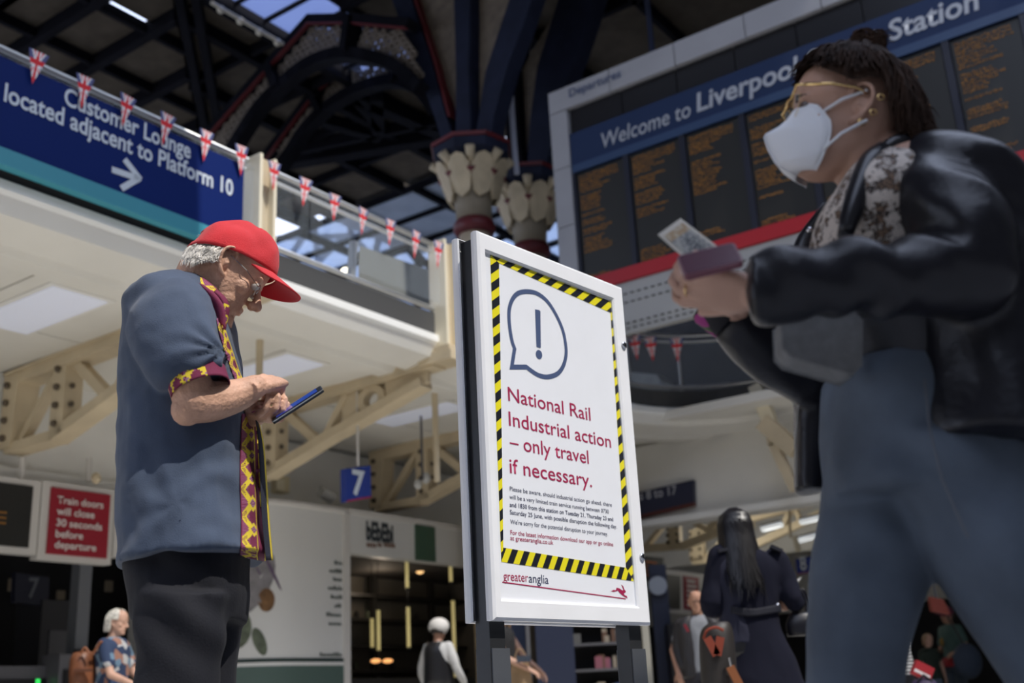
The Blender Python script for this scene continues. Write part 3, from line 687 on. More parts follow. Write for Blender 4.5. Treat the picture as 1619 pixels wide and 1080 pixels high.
t=thing('shop_spotlight','warm glowing spotlight in the shop ceiling','light',pv(664,900,10.3))
MB().ball(pv(664,900,10.6),.07,12).obj('bulb',mat('warm_bulb',(1,.6,.25),.4,emit=1.2),t,smooth=True)
for x in (594,613): tag(MB().ball(pv(x,1045,10.4),(.07,.05,.03)).obj('counter_lamp',mat('amber_lamp',(1,.45,.15),.4,emit=1.2),smooth=True),('left' if x==594 else 'right')+' small amber lamp low over the shop counter','lamp')
ll=D.lights.new('shop_light','POINT');lo=D.objects.new('shop_light',ll);COL.objects.link(lo);lo.location=H(12,KV+1.2,2.2);ll.energy=5;ll.color=(1,.8,.6);ll.shadow_soft_size=.1
# ---- camera, wall lamp on the bulkhead
t=thing('cctv_camera','white security camera on the wall above the kiosk','camera',pv(517,785,10.2))
MB().tube([pv(508,772,10.4),pv(512,782,10.2)],.03,8).obj('arm',M_grey,t)
MB().tube([pv(507,778,10.0),pv(524,788,10.0)],[.07,.075],12).obj('housing',mat('cam_grey',(.50,.50,.48),.4),t)
t=thing('wall_lamp','square cream wall lamp box beside the shirt hem','lamp',pv(443,777,10.3))
MB().box(pv(443,767,10.4),(.09,.07,.10),(EU,EV,EZ)).obj('box',mat('lamp_cream',(.66,.57,.36),.5),t)
MB().box(pv(443,767,10.32),(.06,.01,.07),(EU,EV,EZ)).obj('lens',mat('lamp_lens',(.75,.68,.50),.4),t)
t=thing('cctv_cluster','pair of grey dome cameras hanging left of the poster stand','camera',pv(665,765,8.6))
for x,y,r in ((661,766,.05),(673,756,.06)): MB().ball(pv(x,y,8.6),(r,r,r*1.2),12).obj('dome',MATS['cam_grey'],t,smooth=True)
MB().tube([pv(661,760,8.6),pv(676,752,8.6)],.02,8).obj('bar',M_grey,t)
_p=pv(668,756,8.6);MB().tube([_p,Vector((_p.x,_p.y,3.99))],.015,8).obj('stem',M_grey,t)
# ---- right background
M_pn=mat('pillar_navy',(.012,.018,.045),.5)
def pillar(name,lab,cat,x0,x1,Y,h,m,d=.5):
    a,b_=aY(x0,1030,Y),aY(x1,1030,Y);t=thing(name,lab,cat,((a.x+b_.x)/2,Y,0))
    MB().box(((a.x+b_.x)/2,Y+d/2,h/2),((b_.x-a.x)/2,d/2,h/2)).obj('body',m,t)
    MB().box(((a.x+b_.x)/2,Y+d/2,.08),((b_.x-a.x)/2+.02,d/2+.02,.08)).obj('plinth',M_black,t);return t
pillar('navy_pillar','navy clad wall pier seen under the poster frame','pillar',848,908,13,3.2,M_pn)
pillar('navy_pillar','narrow navy panel behind the woman with the paper bag','pillar',800,832,13.4,3.2,mat('navy_lit',(.02,.035,.085),.5))
pillar('grey_post','thin grey post left of the navy wall pier','post',833,839,13,3.0,M_grey,.1)
pillar('cream_post','pale cream post beside the right leg of the poster stand','post',1018,1029,12.5,2.7,mat('pale_post',(.30,.29,.25),.5),.15)
pillar('dark_kiosk','dark shop unit right behind the poster stand leg','shop',1060,1180,14.5,1.42,M_black,.6)
sh=thing('news_shop','dim shop interior with shelves of colourful goods between the stand legs','shop',aY(950,1080,13.5)-EZ*.1)
a,b_=aY(905,1080,14.2),aY(1015,1080,14.2)
MB().box(((a.x+b_.x)/2,14.4,1.3),((b_.x-a.x)/2,.05,1.3)).obj('back_panel',M_dark,sh)
for z in (.6,.9,1.2,1.5): MB().box(((a.x+b_.x)/2,14.2,z),((b_.x-a.x)/2,.15,.015)).obj('shelf',M_grey,sh)
gm=[mat('goods_%s'%n,c,.6) for n,c in (('pink',(.22,.07,.10)),('cream',(.26,.22,.17)),('brown',(.10,.05,.03)),('blue',(.03,.05,.13)),('grey',(.10,.10,.10)))]
for k in range(40):
    x=random.uniform(a.x+.05,b_.x-.05);z=random.choice([.615,.915,1.215]);h=random.uniform(.05,.16)
    tag(MB().box((x,14.12+random.uniform(-.03,.03),z+h/2),(random.uniform(.02,.05),.03,h/2)).obj('packet',random.choice(gm)),'small dim packet on the shop shelves seen between the stand legs','packet','packets on the dim shop shelves')
# platforms sign
fb=lambda x,y:pu(x,y,14.1)
t=thing('platform_direction_sign','dark navy sign ending 8 to 17 on the far fascia','sign',fb(1050,800))
P=[fb(985,784),fb(1095,759),fb(1096,794),fb(987,820)]
MB().prism(P,EU*.1).obj('panel',mat('sign_navy_dark',(.018,.022,.05),.5),t)
MB().prism([P[3],P[2],fb(1096,799),fb(987,825)],EU*.1).obj('red_edge',mat('sign_red_dark',(.10,.02,.015),.5),t)
ptext('lettering','Platforms 8 to 17',mat('sign_ink_soft',(.45,.45,.48),.6),lambda x,y:pu(x,y,14.09),(958,803),(1070,778),EZ,cap=.135,bold=.01,parent=t)
# far deck fascia: cream wall above sign + lower lip, far trusses
struct(MB().hbox(14.2,14.35,-8,9.2,2.92,4.02).obj('wall_far_fascia',M_soff))
struct(MB().hbox(14.0,14.4,-8,9.2,2.84,2.93).obj('trim_3',M_white))
def ftruss(lab,u,lines):
    t=thing('truss_bracket',lab,'truss',pu(*lines[0][0],u))
    for nm,a,b_,w in [(('web' if k else 'post'),*l) for k,l in enumerate(lines)]: MB().beam(pu(*a,u),pu(*b_,u),w,.12,EU).obj(nm,M_cream,t)
    for k in range(4):
        a,b_=lines[0][0],lines[0][1];f=(k+.5)/4;p=pu(a[0]+(b_[0]-a[0])*f,a[1]+(b_[1]-a[1])*f,u)-EU*.1
        for s in(-.09,.09): MB().ball(p+EV*s,.03,8).obj('bolt',M_bolt,t)
    return t
ftruss('far cream truss immediately right of the poster frame',17,[((1066,818),(1068,863),.22),((1015,868),(1080,863),.12),((1078,864),(1160,832),.12),((1022,864),(1056,822),.07),((1088,820),(1118,838),.09),((1120,840),(1155,800),.10),((1005,826),(1160,795),.08)])
ftruss('far cream truss behind the head of the navy-coated woman',19,[((1102,838),(1104,888),.28),((1096,888),(1150,882),.12),((1145,884),(1300,812),.13),((1120,880),(1152,846),.08),((1100,842),(1300,790),.14),((1235,838),(1250,808),.08),((1265,822),(1258,806),.07),((1180,866),(1190,826),.07)])
lamps=((1120,1148,815,'tube light left of the navy-coated woman\'s head'),(1205,1236,834,'tube light just right of the navy-coated woman\'s head'),(1266,1300,823,'tube light nearest the jeans hip'),(1262,1292,852,'lower tube light above the blue 8 sign'),(1196,1225,800,'topmost tube light above the navy-coated woman'))
for x0,x1,y,lab in lamps:
    t=thing('tube_light','pale '+lab,'light',pu(x0,y,18));a,b_=pu(x0,y+3,18),pu(x1,y-5,18)
    MB().beam(a,b_,.13,.07).obj('diffuser',mat('tube_glow',(.85,.90,.95),.4,emit=.35),t);MB().beam(a+EZ*.05,b_+EZ*.05,.16,.03).obj('housing',M_grey,t)
MB2=MB().tube([pu(1247,800,16),pu(1250,850,16)],.02,8);tag(MB2.obj('drop_rod',M_cream),'thin rod hanging right of the navy-coated woman\'s head','rod')
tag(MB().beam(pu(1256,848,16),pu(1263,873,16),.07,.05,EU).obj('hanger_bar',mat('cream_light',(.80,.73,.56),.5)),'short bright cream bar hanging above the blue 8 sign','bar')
struct(MB().hbox(20.6,20.75,-8,12,3.05,4.0).obj('wall_under_deck',M_white))
for k,(x,y) in enumerate(((1134,818),(1220,836),(1283,826),(1100,828))):
    l_=D.lights.new('tube_lamp','POINT');o_=D.objects.new('tube_lamp',l_);COL.objects.link(o_);o_.location=pu(x,y,18)-EZ*.25;l_.energy=10;l_.color=(1,.95,.85);l_.shadow_soft_size=.3
t=blue_number('small blue square sign with a white number 8 beside the jeans','8',[(1258,884),(1281,880),(1281,905),(1260,908)],lambda x,y:pu(x,y,16.5),EU,.15)
ptext('numeral','8',M_ink,lambda x,y:pu(x,y,16.48),(1266,902),(1276,900),EZ,cap=.2,bold=.02,parent=t)
# far sign row parallel to the left wall
V9=7.0
f9=lambda x,y:pln(x,y,aY(1090,935,17.5),EV)
t=thing('far_notice_row','far row of dark screens with a small red notice, behind the bald man','sign',f9(1090,965))
for nm,px,m,o in (('white_frame',[(1048,899),(1132,911),(1132,976),(1048,966)],M_wf,0),('screen',[(1051,908),(1074,911),(1074,964),(1051,962)],M_scr,-.02),('red_panel',[(1080,911),(1103,914),(1103,966),(1081,963)],M_dr,-.02)):
    MB().prism([f9(*p)+EV*o for p in px],EV*.1).obj(nm,m,t)
b=MB()
for r in range(6):
    A=f9(1084,919+r*7.6);x=0
    while x<.24+.04*(r%2): b.box(A+EU*x-EV*.03,(.012,.004,.022),(EU,EV,EZ));x+=.034
b.obj('lettering',M_wl,t,kind='stuff')
t=thing('departure_screen','hanging dark screen with dull orange text right of the poster frame','screen',f9(1035,920))
MB().prism([pv(1016,878,7.6),pv(1049,882,7.6),pv(1049,918,7.6),pv(1016,914,7.6)],EV*.15).obj('body',M_scr,t)
b=MB()
for r in range(4):
    A=pv(1022,888+r*7,7.58);x=0
    while x<.3: b.box(A+EU*x,(.012,.004,.012),(EU,EV,EZ));x+=.035
b.obj('led_rows',mat('led_dull',(.30,.08,.02),.5,emit=.1),t,kind='stuff')
p=aY(1041,930,15);tag(MB().box((p.x,15,1.1),(.11,.08,1.1)).obj('help_point',M_pn),'tall navy help point column right of the poster frame','column')
t=thing('round_logo','pale round emblem at the top of the navy help point','emblem',aY(1040,926,14.8));MB().lathe(aY(1040,926,14.85),[(.09,0),(.12,0),(.12,.02),(.09,.02)],20,0,(Vector((1,0,0)),EZ,Vector((0,-1,0)))).obj('ring',mat('emblem',(.30,.33,.38),.5),t)
# ================= POSTER STAND =================
SA=math.radians(40.6);ES=Vector((math.sin(SA),math.cos(SA),0));EN=Vector((math.cos(SA),-math.sin(SA),0))
P0=aY(756.5,366,3.2);
def sp_(x,y,o=0): return pln(x,y,P0+EN*o,EN)
ps=thing('poster_stand','white framed double-sided poster stand on two black posts','poster stand',(P0.x+ES.x*.38-EN.x*.05,P0.y+ES.y*.38-EN.y*.05,0))
def S(s,z,o=0): return Vector((P0.x,P0.y,0))+ES*s+EN*o+EZ*z
M_fr=mat('frame_white',(.86,.86,.87),.28,var=.03,vs=5)
SW=(pln(984,459,P0,EN)-P0).dot(ES);SW=(SW+(pln(1029,986,P0,EN)-P0).dot(ES))/2
ZT=P0.z;ZB=(sp_(777,978).z+sp_(1029,986).z)/2
si0=((sp_(770,395)-P0).dot(ES)+(sp_(793,948)-P0).dot(ES))/2;si1=((sp_(968,475)-P0).dot(ES)+(sp_(1011,958)-P0).dot(ES))/2
zi1=(sp_(770,395).z+sp_(968,475).z)/2;zi0=(sp_(793,948).z+sp_(1011,958).z)/2
def frame(sgn,oo):
    # four mitred rails with a rounded outer edge; sgn=1 faces the camera side
    prof=lambda t:[(0,-.034),(-.004,-.03),(-.006,-.018),(-.004,-.006),(.004,0),(t-.006,0),(t,-.006),(t,-.02)]
    cor=[((0,ZB),(si0,zi0)),((SW,ZB),(si1,zi0)),((SW,ZT),(si1,zi1)),((0,ZT),(si0,zi1))]
    ww=[si0,SW-si1,SW-si1,si0];hh=[zi0-ZB,zi0-ZB,ZT-zi1,ZT-zi1]
    sx=[1,-1,-1,1];sz=[1,1,-1,-1]
    for k in range(4):
        j=(k+1)%4;V=[];
        for i in (k,j):
            for a,o in prof(1.0):
                f=a if a<=.01 else (a if a>.9 else a)
                fa=(a if abs(a)<.02 else None)
                # scale: small values are metres at the outer edge, near-1 values hug the inner edge
                if a>.5: ds=ww[i]-(1-a);dz=hh[i]-(1-a)
                else: ds=a;dz=a
                V.append(S(cor[i][0][0]+sx[i]*ds,cor[i][0][1]+sz[i]*dz,oo+sgn*o))
        n=8;F=[(i,i+1,n+i+1,n+i) for i in range(n-1)]
        MB().add(V,F).obj('frame_rail',M_fr,ps)
frame(1,0)
M_post=mat('post_black',(.022,.023,.025),.42,var=.2,vs=8)
frame(-1,-.118)
for s0 in (.012,SW-.075):
    MB().box(S(s0+.032,(ZT+.0)/2-.003,-.062),(.032,.026,(ZT-.012)/2),(ES,EN,EZ)).obj('post',M_post,ps)
    MB().box(S(s0+.040,.34,-.062),(.037,.031,.34),(ES,EN,EZ)).obj('post_sleeve',mat('sleeve_grey',(.075,.08,.09),.45),ps)
    MB().box(S(s0+.036,.02,-.062),(.06,.32,.02),(ES,EN,EZ)).obj('foot',M_post,ps)
MB().box(S(SW/2,(ZB+ZT)/2,-.062),(SW/2-.08,.008,(ZT-ZB)/2-.03),(ES,EN,EZ)).obj('core_board',M_post,ps)
MB().box(S(SW/2,(ZB+ZT)/2,-.105),(SW/2-.02,.003,(ZT-ZB)/2-.02),(ES,EN,EZ)).obj('rear_poster',mat('rear_paper',(.75,.76,.78),.4),ps)
for k,(x,y) in enumerate(((986,546),(1015,881))):
    c=pln(x,y,P0+EN*.001,EN);MB().lathe(c,[(.013,0),(.013,.004),(.009,.007),(.0,.007)],14,0,(ES,EZ,EN)).obj('lock',mat('chrome',(.6,.6,.62),.15,metal=1),ps,smooth=True)
    MB().box(c+EN*.0078,(.0015,.006,.0006),(ES,EZ,EN)).obj('lock_slot',M_black,ps)
# poster paper
zo=-.012
pp=MB().prism([S(si0-.01,zi0-.01,zo),S(si1+.01,zi0-.01,zo),S(si1+.01,zi1+.01,zo),S(si0-.01,zi1+.01,zo)],EN*-.002).obj('poster',mat('paper_white',(.82,.83,.86),.32,var=.012,vs=9,bump=.05,bs=9),ps)
pp['label']='white paper poster with crimson text and yellow-black hazard border'
def q2(x,y):
    p=pln(x,y,P0+EN*zo,EN);d=p-Vector((P0.x,P0.y,0));return (d.dot(ES),d.z)
M_hy=mat('tape_yellow',(.80,.70,.02),.35);M_hk=mat('tape_black',(.012,.014,.02),.35);M_crim=mat('crimson_ink',(.36,.012,.07),.5);M_nav=mat('navy_ink',(.030,.035,.085),.5);M_slate=mat('slate_ink',(.065,.095,.19),.5)
TO=[(774.6,402),(968.5,478),(1002.5,919.4),(792.4,888.3)];TI=[(788.6,416.2),(965,494.5),(989.4,897.8),(795.5,866)]
TO=[(774.6,402),(968.5,478),(1002.5,919.4),(792.4,888.5)]
def polyp(name,pts,m,o): return MB().prism([S(a,b,zo+o) for a,b in pts],EN*.0003).obj(name,m,pp)
o4=[q2(*p) for p in TO];i4=[q2(*p) for p in TI]
for k in range(4):
    j=(k+1)%4;quad=[o4[k],o4[j],i4[j],i4[k]]
    polyp('hazard_tape',quad,M_hy,.0005)
    b=MB();c=-4.0;ang=(1,-1.0) if True else None;per=.0608
    base={0:.015,1:.02,2:.034,3:.0}[k]
    # keep orientation consistent for convex clipping
    nn=Vector((-1,1.35)).normalized() if k!=2 else Vector((-1,.62)).normalized()
    period={0:.043,1:.047,2:.0455,3:.047}[k]
    for n in range(-60,80):
        lo=n*period+base;hi=lo+period*.5
        pl=clip(clip(quad,(nn.x,nn.y),lo),(-nn.x,-nn.y),-hi)
        if len(pl)>2: b.prism([S(x,y,zo+.0009) for x,y in pl],EN*.0002)
    b.obj('black_stripes',M_hk,pp,kind='stuff')
def ribbon2(name,pts,wd,m):
    n=len(pts);b=MB();V=[]
    for i in range(n):
        a,c,e=Vector(pts[i-1]),Vector(pts[i]),Vector(pts[(i+1)%n]);d1=(c-a).normalized();d2=(e-c).normalized()
        n1=Vector((-d1.y,d1.x));n2=Vector((-d2.y,d2.x));mm=(n1+n2).normalized();k=wd/2/max(.35,mm.dot(n1))
        for s in(-1,1): p=c+mm*k*s;V.append(S(p.x,p.y,zo+.0008))
    b.add(V,[(2*i,2*i+1,(2*i+3)%(2*n),(2*i+2)%(2*n)) for i in range(n)]);return b.obj(name,m,pp)
z1=lambda x,y:(700+x/4.153,350+y/4.153)
curve=catm([Vector((*z1(x,y),0)) for x,y in [(549,957),(590,988),(632,1012),(688,1022),(752,1001),(790,950),(808,880),(806,810),(787,715),(742,612),(685,525),(620,475),(555,461),(495,472),(458,510),(437,570),(434,640),(442,720),(455,790),(471,836)]],4)
ring=[q2(*z1(452,957))]+[q2(p.x,p.y) for p in curve]
ribbon2('speech_bubble',ring,.0155,M_slate)
polyp('exclamation_mark',[q2(*z1(*p)) for p in [(605,578),(634,584),(640,592),(643,828),(638,832),(617,826),(614,820)]],M_slate,.0006)
polyp('exclamation_dot',[q2(*z1(631+21*math.cos(t),875+30*math.sin(t)+5*math.cos(t))) for t in [6.2832*k/20 for k in range(20)]],M_slate,.0006)
fp=lambda x,y:pln(x,y,P0+EN*(zo+.0006),EN)
ES_=ES
def pt(s,a,b_,m,cap,bold=0):
    A,B=fp(*a),fp(*b_);z=(A.z+B.z)/2
    o=Vector((A.x,A.y,A.z*.5+z*.5)) ;o.z=z
    return text('lettering',s,m,o,ES,EZ,(B-A).dot(ES),cap,bold=bold,parent=pp,lift=.0003)
capL=(fp(805.5,605.3)-fp(803.4,628.7)).z
for s,a,b_ in (('National Rail',(803.4,628.7),(934.3,669.7)),('Industrial action',(804.5,666.7),(966.8,713.7)),('– only travel',(806,704.2),(931.4,737.6)),('if necessary.',(805.9,743),(936.5,774.9))): pt(s,a,b_,M_crim,.0465,.004)
for s,a,b_,m,bo in (('Please be aware, should industrial action go ahead, there',(805.7,769.3),(967.9,807.3),M_nav,0),('will be a very limited train service running between 0730',(805.4,782.9),(963,817.4),M_nav,0),('and 1830 from this station on Tuesday 21, Thursday 23 and',(805.7,795),(970,829.8),M_nav,.008),('Saturday 25 June, with possible disruption the following day.',(806,806.2),(975.9,842),M_nav,.004),("We're sorry for the potential disruption to your journey.",(806.8,822.6),(961.5,852.3),M_nav,0),('For the latest information download our app or go online',(806.8,838.8),(970,869.6),M_crim,.004),('at greateranglia.co.uk',(806.8,851.5),(875,863.5),M_crim,.004)): pt(s,a,b_,m,.0136,bo)
pt('greater',(796,917.1),(835.3,920.6),M_crim,.027,.0);pt('anglia',(836.2,920.6),(867.4,923.5),M_nav,.027,.0)
za=lambda x,y:(720+x/4.762,860+y/4.762)
A,B=q2(*za(352,288)),q2(*za(1282,414));zz=(A[1]+B[1])/2
polyp('rule_line',[(A[0],A[1]-.0016),(B[0],B[1]-.0016),(B[0],B[1]+.0016),(A[0],A[1]+.0016)],M_crim,.0006)
polyp('hare_emblem',[q2(*za(*p)) for p in [(1170,357),(1190,347),(1206,350),(1213,330),(1235,336),(1256,351),(1264,347),(1248,307),(1262,318),(1272,345),(1283,358),(1277,369),(1264,371),(1272,385),(1290,394),(1294,412),(1276,400),(1256,388),(1236,370),(1222,352),(1205,358),(1188,361)]],M_crim,.0006)
# ================= PEOPLE =================
from mathutils.bvhtree import BVHTree
M_skin=mat('skin_old',(.60,.35,.24),.5,var=.22,vs=18,bump=.35,bs=140,spec=.3)
M_skin2=mat('skin_fair',(.50,.30,.22),.5,var=.08,vs=10,spec=.3)
M_skin3=mat('skin_tan',(.40,.22,.15),.55,var=.1,vs=10,spec=.3)
def finish(b,name,m,parent,voxel,sm=6,disp=None,factor=.5,dec=0):
    """union of overlapping volumes -> one continuous smooth surface"""
    o=b.obj(name,None)
    r=o.modifiers.new('r','REMESH');r.mode='VOXEL';r.voxel_size=voxel;r.adaptivity=0
    if sm: s=o.modifiers.new('s','SMOOTH');s.iterations=sm;s.factor=factor
    bpy.context.view_layer.update()
    me=D.meshes.new_from_object(o.evaluated_get(bpy.context.evaluated_depsgraph_get()));D.objects.remove(o)
    me.name=name
    if disp:
        n=len(me.vertices);co=np.empty(n*3);me.vertices.foreach_get('co',co);co=co.reshape(-1,3)
        no=np.empty(n*3);me.vertices.foreach_get('normal',no);no=no.reshape(-1,3)
        d=np.array([disp(Vector(p)) for p in co]);co=co+no*d[:,None];me.vertices.foreach_set('co',co.ravel());me.update()
    return link(name,me,m,parent,True)
def ring(c,ax,ay,n=28,p=2.0):
    out=[]
    for k in range(n):
        t=2*math.pi*k/n;cx,sx=math.cos(t),math.sin(t)
        out.append(c+ax*(math.copysign(abs(cx)**(2/p),cx))+ay*(math.copysign(abs(sx)**(2/p),sx)))
    return out
def loft(b,secs,sub=4,n=28,p=2.3):
    """secs=[(centre,ax,ay)] closed volume, Catmull-Rom between sections"""
    C_=catm([s[0] for s in secs],sub);A_=catm([s[1] for s in secs],sub);B_=catm([s[2] for s in secs],sub)
    V=[];F=[];m=len(C_)
    for i in range(m): V+=ring(C_[i],A_[i],B_[i],n,p)
    for i in range(m-1): F+=[(i*n+k,i*n+(k+1)%n,(i+1)*n+(k+1)%n,(i+1)*n+k) for k in range(n)]
    F+=[tuple(range(n-1,-1,-1)),tuple(range((m-1)*n,m*n))]
    return b.add(V,F)
def sec(xl,yl,xr,yr,Y,th,dY=0):
    a=aY(xl,yl,Y);c=aY(xr,yr,Y);return ((a+c)/2,(c-a)/2,Vector((0,th/2,dY)))
def limb(b,pts,rad,sub=4,n=14):
    P=catm(pts,sub);R=[v.x for v in catm([Vector((r,0,0)) for r in rad],sub)]
    b.tube(P,R,n);b.ball(P[0],R[0],12);b.ball(P[-1],R[-1],12);return b
def frame_mat(o,f,up):
    f=f.normalized();l=up.cross(f).normalized();u=f.cross(l);return Matrix(((f.x,l.x,u.x,o.x),(f.y,l.y,u.y,o.y),(f.z,l.z,u.z,o.z),(0,0,0,1)))
def hmat(o,yaw,pitch,roll=0): return Matrix.Translation(o)@Matrix.Rotation(yaw,4,'Z')@Matrix.Rotation(pitch,4,'Y')@Matrix.Rotation(roll,4,'X')
def head(b,M,s=1.0,age=0,ears=(1,-1),fem=0):
    f=lambda x,y,z:M@Vector((x*s,y*s,z*s))
    SL=[(.126,-.02,.02,.012),(.118,-.062,.056,.045),(.10,-.084,.080,.062),(.07,-.096,.093,.073),(.04,-.099,.096,.077),(.022,-.098,.093,.077),(.008,-.096,.085,.075),(-.012,-.092,.084,.073),(-.032,-.084,.085,.070),(-.052,-.070,.087,.065),(-.07,-.05,.087,.058),(-.088,-.025,.083,.048),(-.104,.005,.080,.036),(-.114,.035,.072,.02)]
    secs=[(f((a+c)/2,0,z),M.to_3x3()@Vector(((c-a)/2*s,0,0)),M.to_3x3()@Vector((0,w*s,0))) for z,a,c,w in SL]
    loft(b,secs,3,28,2.25)
    B=lambda c,r:b.ball(f(*c),[q*s for q in r],10,tuple((M.to_3x3()@Vector(a)) for a in((1,0,0),(0,1,0),(0,0,1))))
    limb(b,[f(.088,0,.016),f(.102,0,-.006),f(.117,0,-.028)],[.007*s,.009*s,.0125*s],3,10)
    B((.104,0,-.033),(.018,.012,.010))
    for y in(1,-1):
        B((.103,y*.012,-.035),(.011,.0085,.008));B((.084,y*.027,.027),(.012,.024,.007));B((.058,y*.044,-.020),(.024,.022,.022))
        B((.080,y*.031,.010),(.011,.015,.0085));B((.045,y*.045,-.066),(.028,.014,.022))
    B((.090,0,-.0585),(.0075,.023,.0048));B((.0885,0,-.069),(.0085,.020,.0055));B((.078,0,-.098),(.017,.022,.016))
    for y in ears:
        if y==0: continue
        P=[f(.010+a,y*(.074+w),z) for a,w,z in((.003,.001,.015),(.0,.008,.030),(-.014,.016,.037),(-.028,.020,.028),(-.031,.020,.008),(-.022,.015,-.014),(-.008,.008,-.030),(.001,.003,-.034))]
        limb(b,P,[.004*s]*3+[.0045*s]*3+[.0065*s,.0055*s],3,8)
        B((-.012,y*.078,.002),(.018,.006,.026));B((.002,y*.078,-.004),(.006,.007,.007))
    return f
def hand(b,M,curl,thumb=1,s=1.0,splay=.05,tcurl=.5,tdir=(.55,.75,-.35),base=0):
    """local x distal, y toward the thumb side (sign = thumb), z back of hand; curl=[(a1,a2,a3)]*4 index..little"""
    f=lambda x,y,z:M@Vector((x*s,y*s*thumb,z*s));R3=M.to_3x3()
    V=lambda x,y,z:R3@Vector((x*s,y*s*thumb,z*s))
    loft(b,[(f(-.03,0,0),V(0,.026,0),V(0,0,.020)),(f(0,0,0),V(0,.028,0),V(0,0,.019)),(f(.03,.002,0),V(0,.038,0),V(0,0,.018)),(f(.07,0,.0),V(0,.041,0),V(0,0,.015)),(f(.095,-.001,-.002),V(0,.038,0),V(0,0,.011))],3,18,2.6)
    ys=(.029,.0095,-.010,-.029);L=((.042,.027,.020),(.046,.030,.021),(.043,.028,.020),(.034,.022,.018));r0=(.0092,.0095,.009,.008)
    for i in range(4):
        x,z,a=.088-(.004 if i in(0,3) else 0)-(.006 if i==3 else 0),0.002,0;y=ys[i];P=[f(x-.02,y*.95,z)];sp=splay*(1.5-i);P.append(f(x,y,z))
        for j in range(3):
            a+=curl[i][j];l=L[i][j];x+=l*math.cos(a);z-=l*math.sin(a);y+=l*math.sin(sp)*math.cos(a);P.append(f(x,y,z))
        r=r0[i]*s;
        R=[r*1.05,r*1.1,r,r*.93,r*.78]
        for k in range(len(P)-1): b.tube([P[k],P[k+1]],[R[k],R[k+1]],10)
        for k in range(1,len(P)): b.ball(P[k],R[k]*1.03,10)
    d=Vector(tdir).normalized();x,y,z=.018,.026,-.006;P=[Vector((x,y,z))]
    for l,c in ((.040,0),(.032,tcurl*.5),(.024,tcurl)):
        dd=(d+Vector((c,-c*.5,-c*.2))).normalized();P.append(P[-1]+dd*l)
    P=[f(*p) for p in P];R=[.015*s,.0125*s,.0105*s,.0085*s]
    for k in range(3): b.tube([P[k],P[k+1]],[R[k],R[k+1]],10)
    for k in range(4): b.ball(P[k],R[k]*1.02,10)
def fold(p,amp=.006,sx=9,sy=9,sz=5,ph=0):
    n1=noise.noise(Vector((p.x*sx+ph,p.y*sy,p.z*sz+p.x*3)));n2=noise.noise(Vector((p.x*sx*2.3,p.y*sy*2.3+ph,p.z*sz*2.1+p.x*6)))
    return amp*((1-abs(n1)*2)*.8+n2*.5-.3)
# pattern for the woven trim
MAR=(.17,.013,.055);YEL=(.74,.56,.03);LIL=(.30,.13,.24)
def pat(u,v,p=.085):
    """u metres along, v 0..1 across"""
    a=(u/p)%1;tri=abs(a*2-1);c=MAR
    if int(u*520)%2==0 and v<.55: c=(.32,.10,.20)
    dz=abs(v-.12-tri*.62)
    if dz<.21: c=YEL
    if dz<.10 and v<.35 and int(u*600)%2: c=MAR
    dm=abs(a-.0 if a<.5 else a-1)*2.6+abs(v-.78)*2.2
    if dm<.80: c=YEL
    if dm<.42: c=LIL if (int(u*500)+int(v*14))%3 else MAR
    if v>.95 or v<.04: c=YEL if v>.95 else MAR
    return c
def vgrid(name,rows,colf,parent,m,thick=.0):
    """rows[i][j] points; colf(i,j)->rgb per cell"""
    n=len(rows[0]);V=[p for r in rows for p in r];F=[];C=[]
    for i in range(len(rows)-1):
        for j in range(n-1): F.append((i*n+j,i*n+j+1,(i+1)*n+j+1,(i+1)*n+j));C.append(colf(i,j))
    me=D.meshes.new(name);me.from_pydata([v[:] for v in V],[],F)
    at=me.color_attributes.new('Col','FLOAT_COLOR','CORNER')
    a=np.repeat(np.array([(*c,1) for c in C],dtype=np.float32),4,axis=0);at.data.foreach_set('color',a.ravel());me.update()
    o=link(name,me,m,parent,True)
    if thick: s=o.modifiers.new('t','SOLIDIFY');s.thickness=thick;s.offset=1
    return o
def bvh(o):
    me=o.data;return BVHTree.FromPolygons([v.co.copy() for v in me.vertices],[tuple(p.vertices) for p in me.polygons])
def drape(bt,pl,pr,rows,cols,off,Y,smooth=2):
    """a cloth strip laid on the garment between two edge polylines"""
    def res(P,n):
        P=[Vector((*p,0)) for p in P];P=catm(P,6);L=[0]
        for i in range(1,len(P)): L.append(L[-1]+(P[i]-P[i-1]).length)
        out=[];k=0
        for i in range(n):
            t=L[-1]*i/(n-1)
            while k<len(L)-2 and L[k+1]<t:k+=1
            out.append(P[k].lerp(P[k+1],(t-L[k])/max(1e-9,L[k+1]-L[k])))
        return out
    A,B=res(pl,rows),res(pr,rows);out=[]
    for i in range(rows):
        r=[]
        for j in range(cols):
            q=A[i].lerp(B[i],j/(cols-1));d=ray(q.x,q.y).normalized();h=bt.ray_cast(CAM,d)
            if h[0] is None or abs(h[0].y-Y)>.35: r.append(None)
            else: r.append(h[0]+ (h[1] if h[1].dot(d)<0 else -h[1])*off)
        out.append(r)
    # fill the misses from the neighbours
    for i in range(rows):
        for j in range(cols):
            if out[i][j] is None:
                q=A[i].lerp(B[i],j/(cols-1));best=None
                for dj in range(1,cols):
                    for jj in (j-dj,j+dj):
                        if 0<=jj<cols and out[i][jj] is not None and best is None: best=out[i][jj]
                Yy=best.y if best else Y;out[i][j]=aY(q.x,q.y,Yy)
    return out
def rowlen(R):
    L=[0];m=len(R[0])//2
    for i in range(1,len(R)): L.append(L[-1]+(R[i][m]-R[i-1][m]).length)
    return L
M_trim=vmat('woven_trim',.8,bump=.3,bs=500)
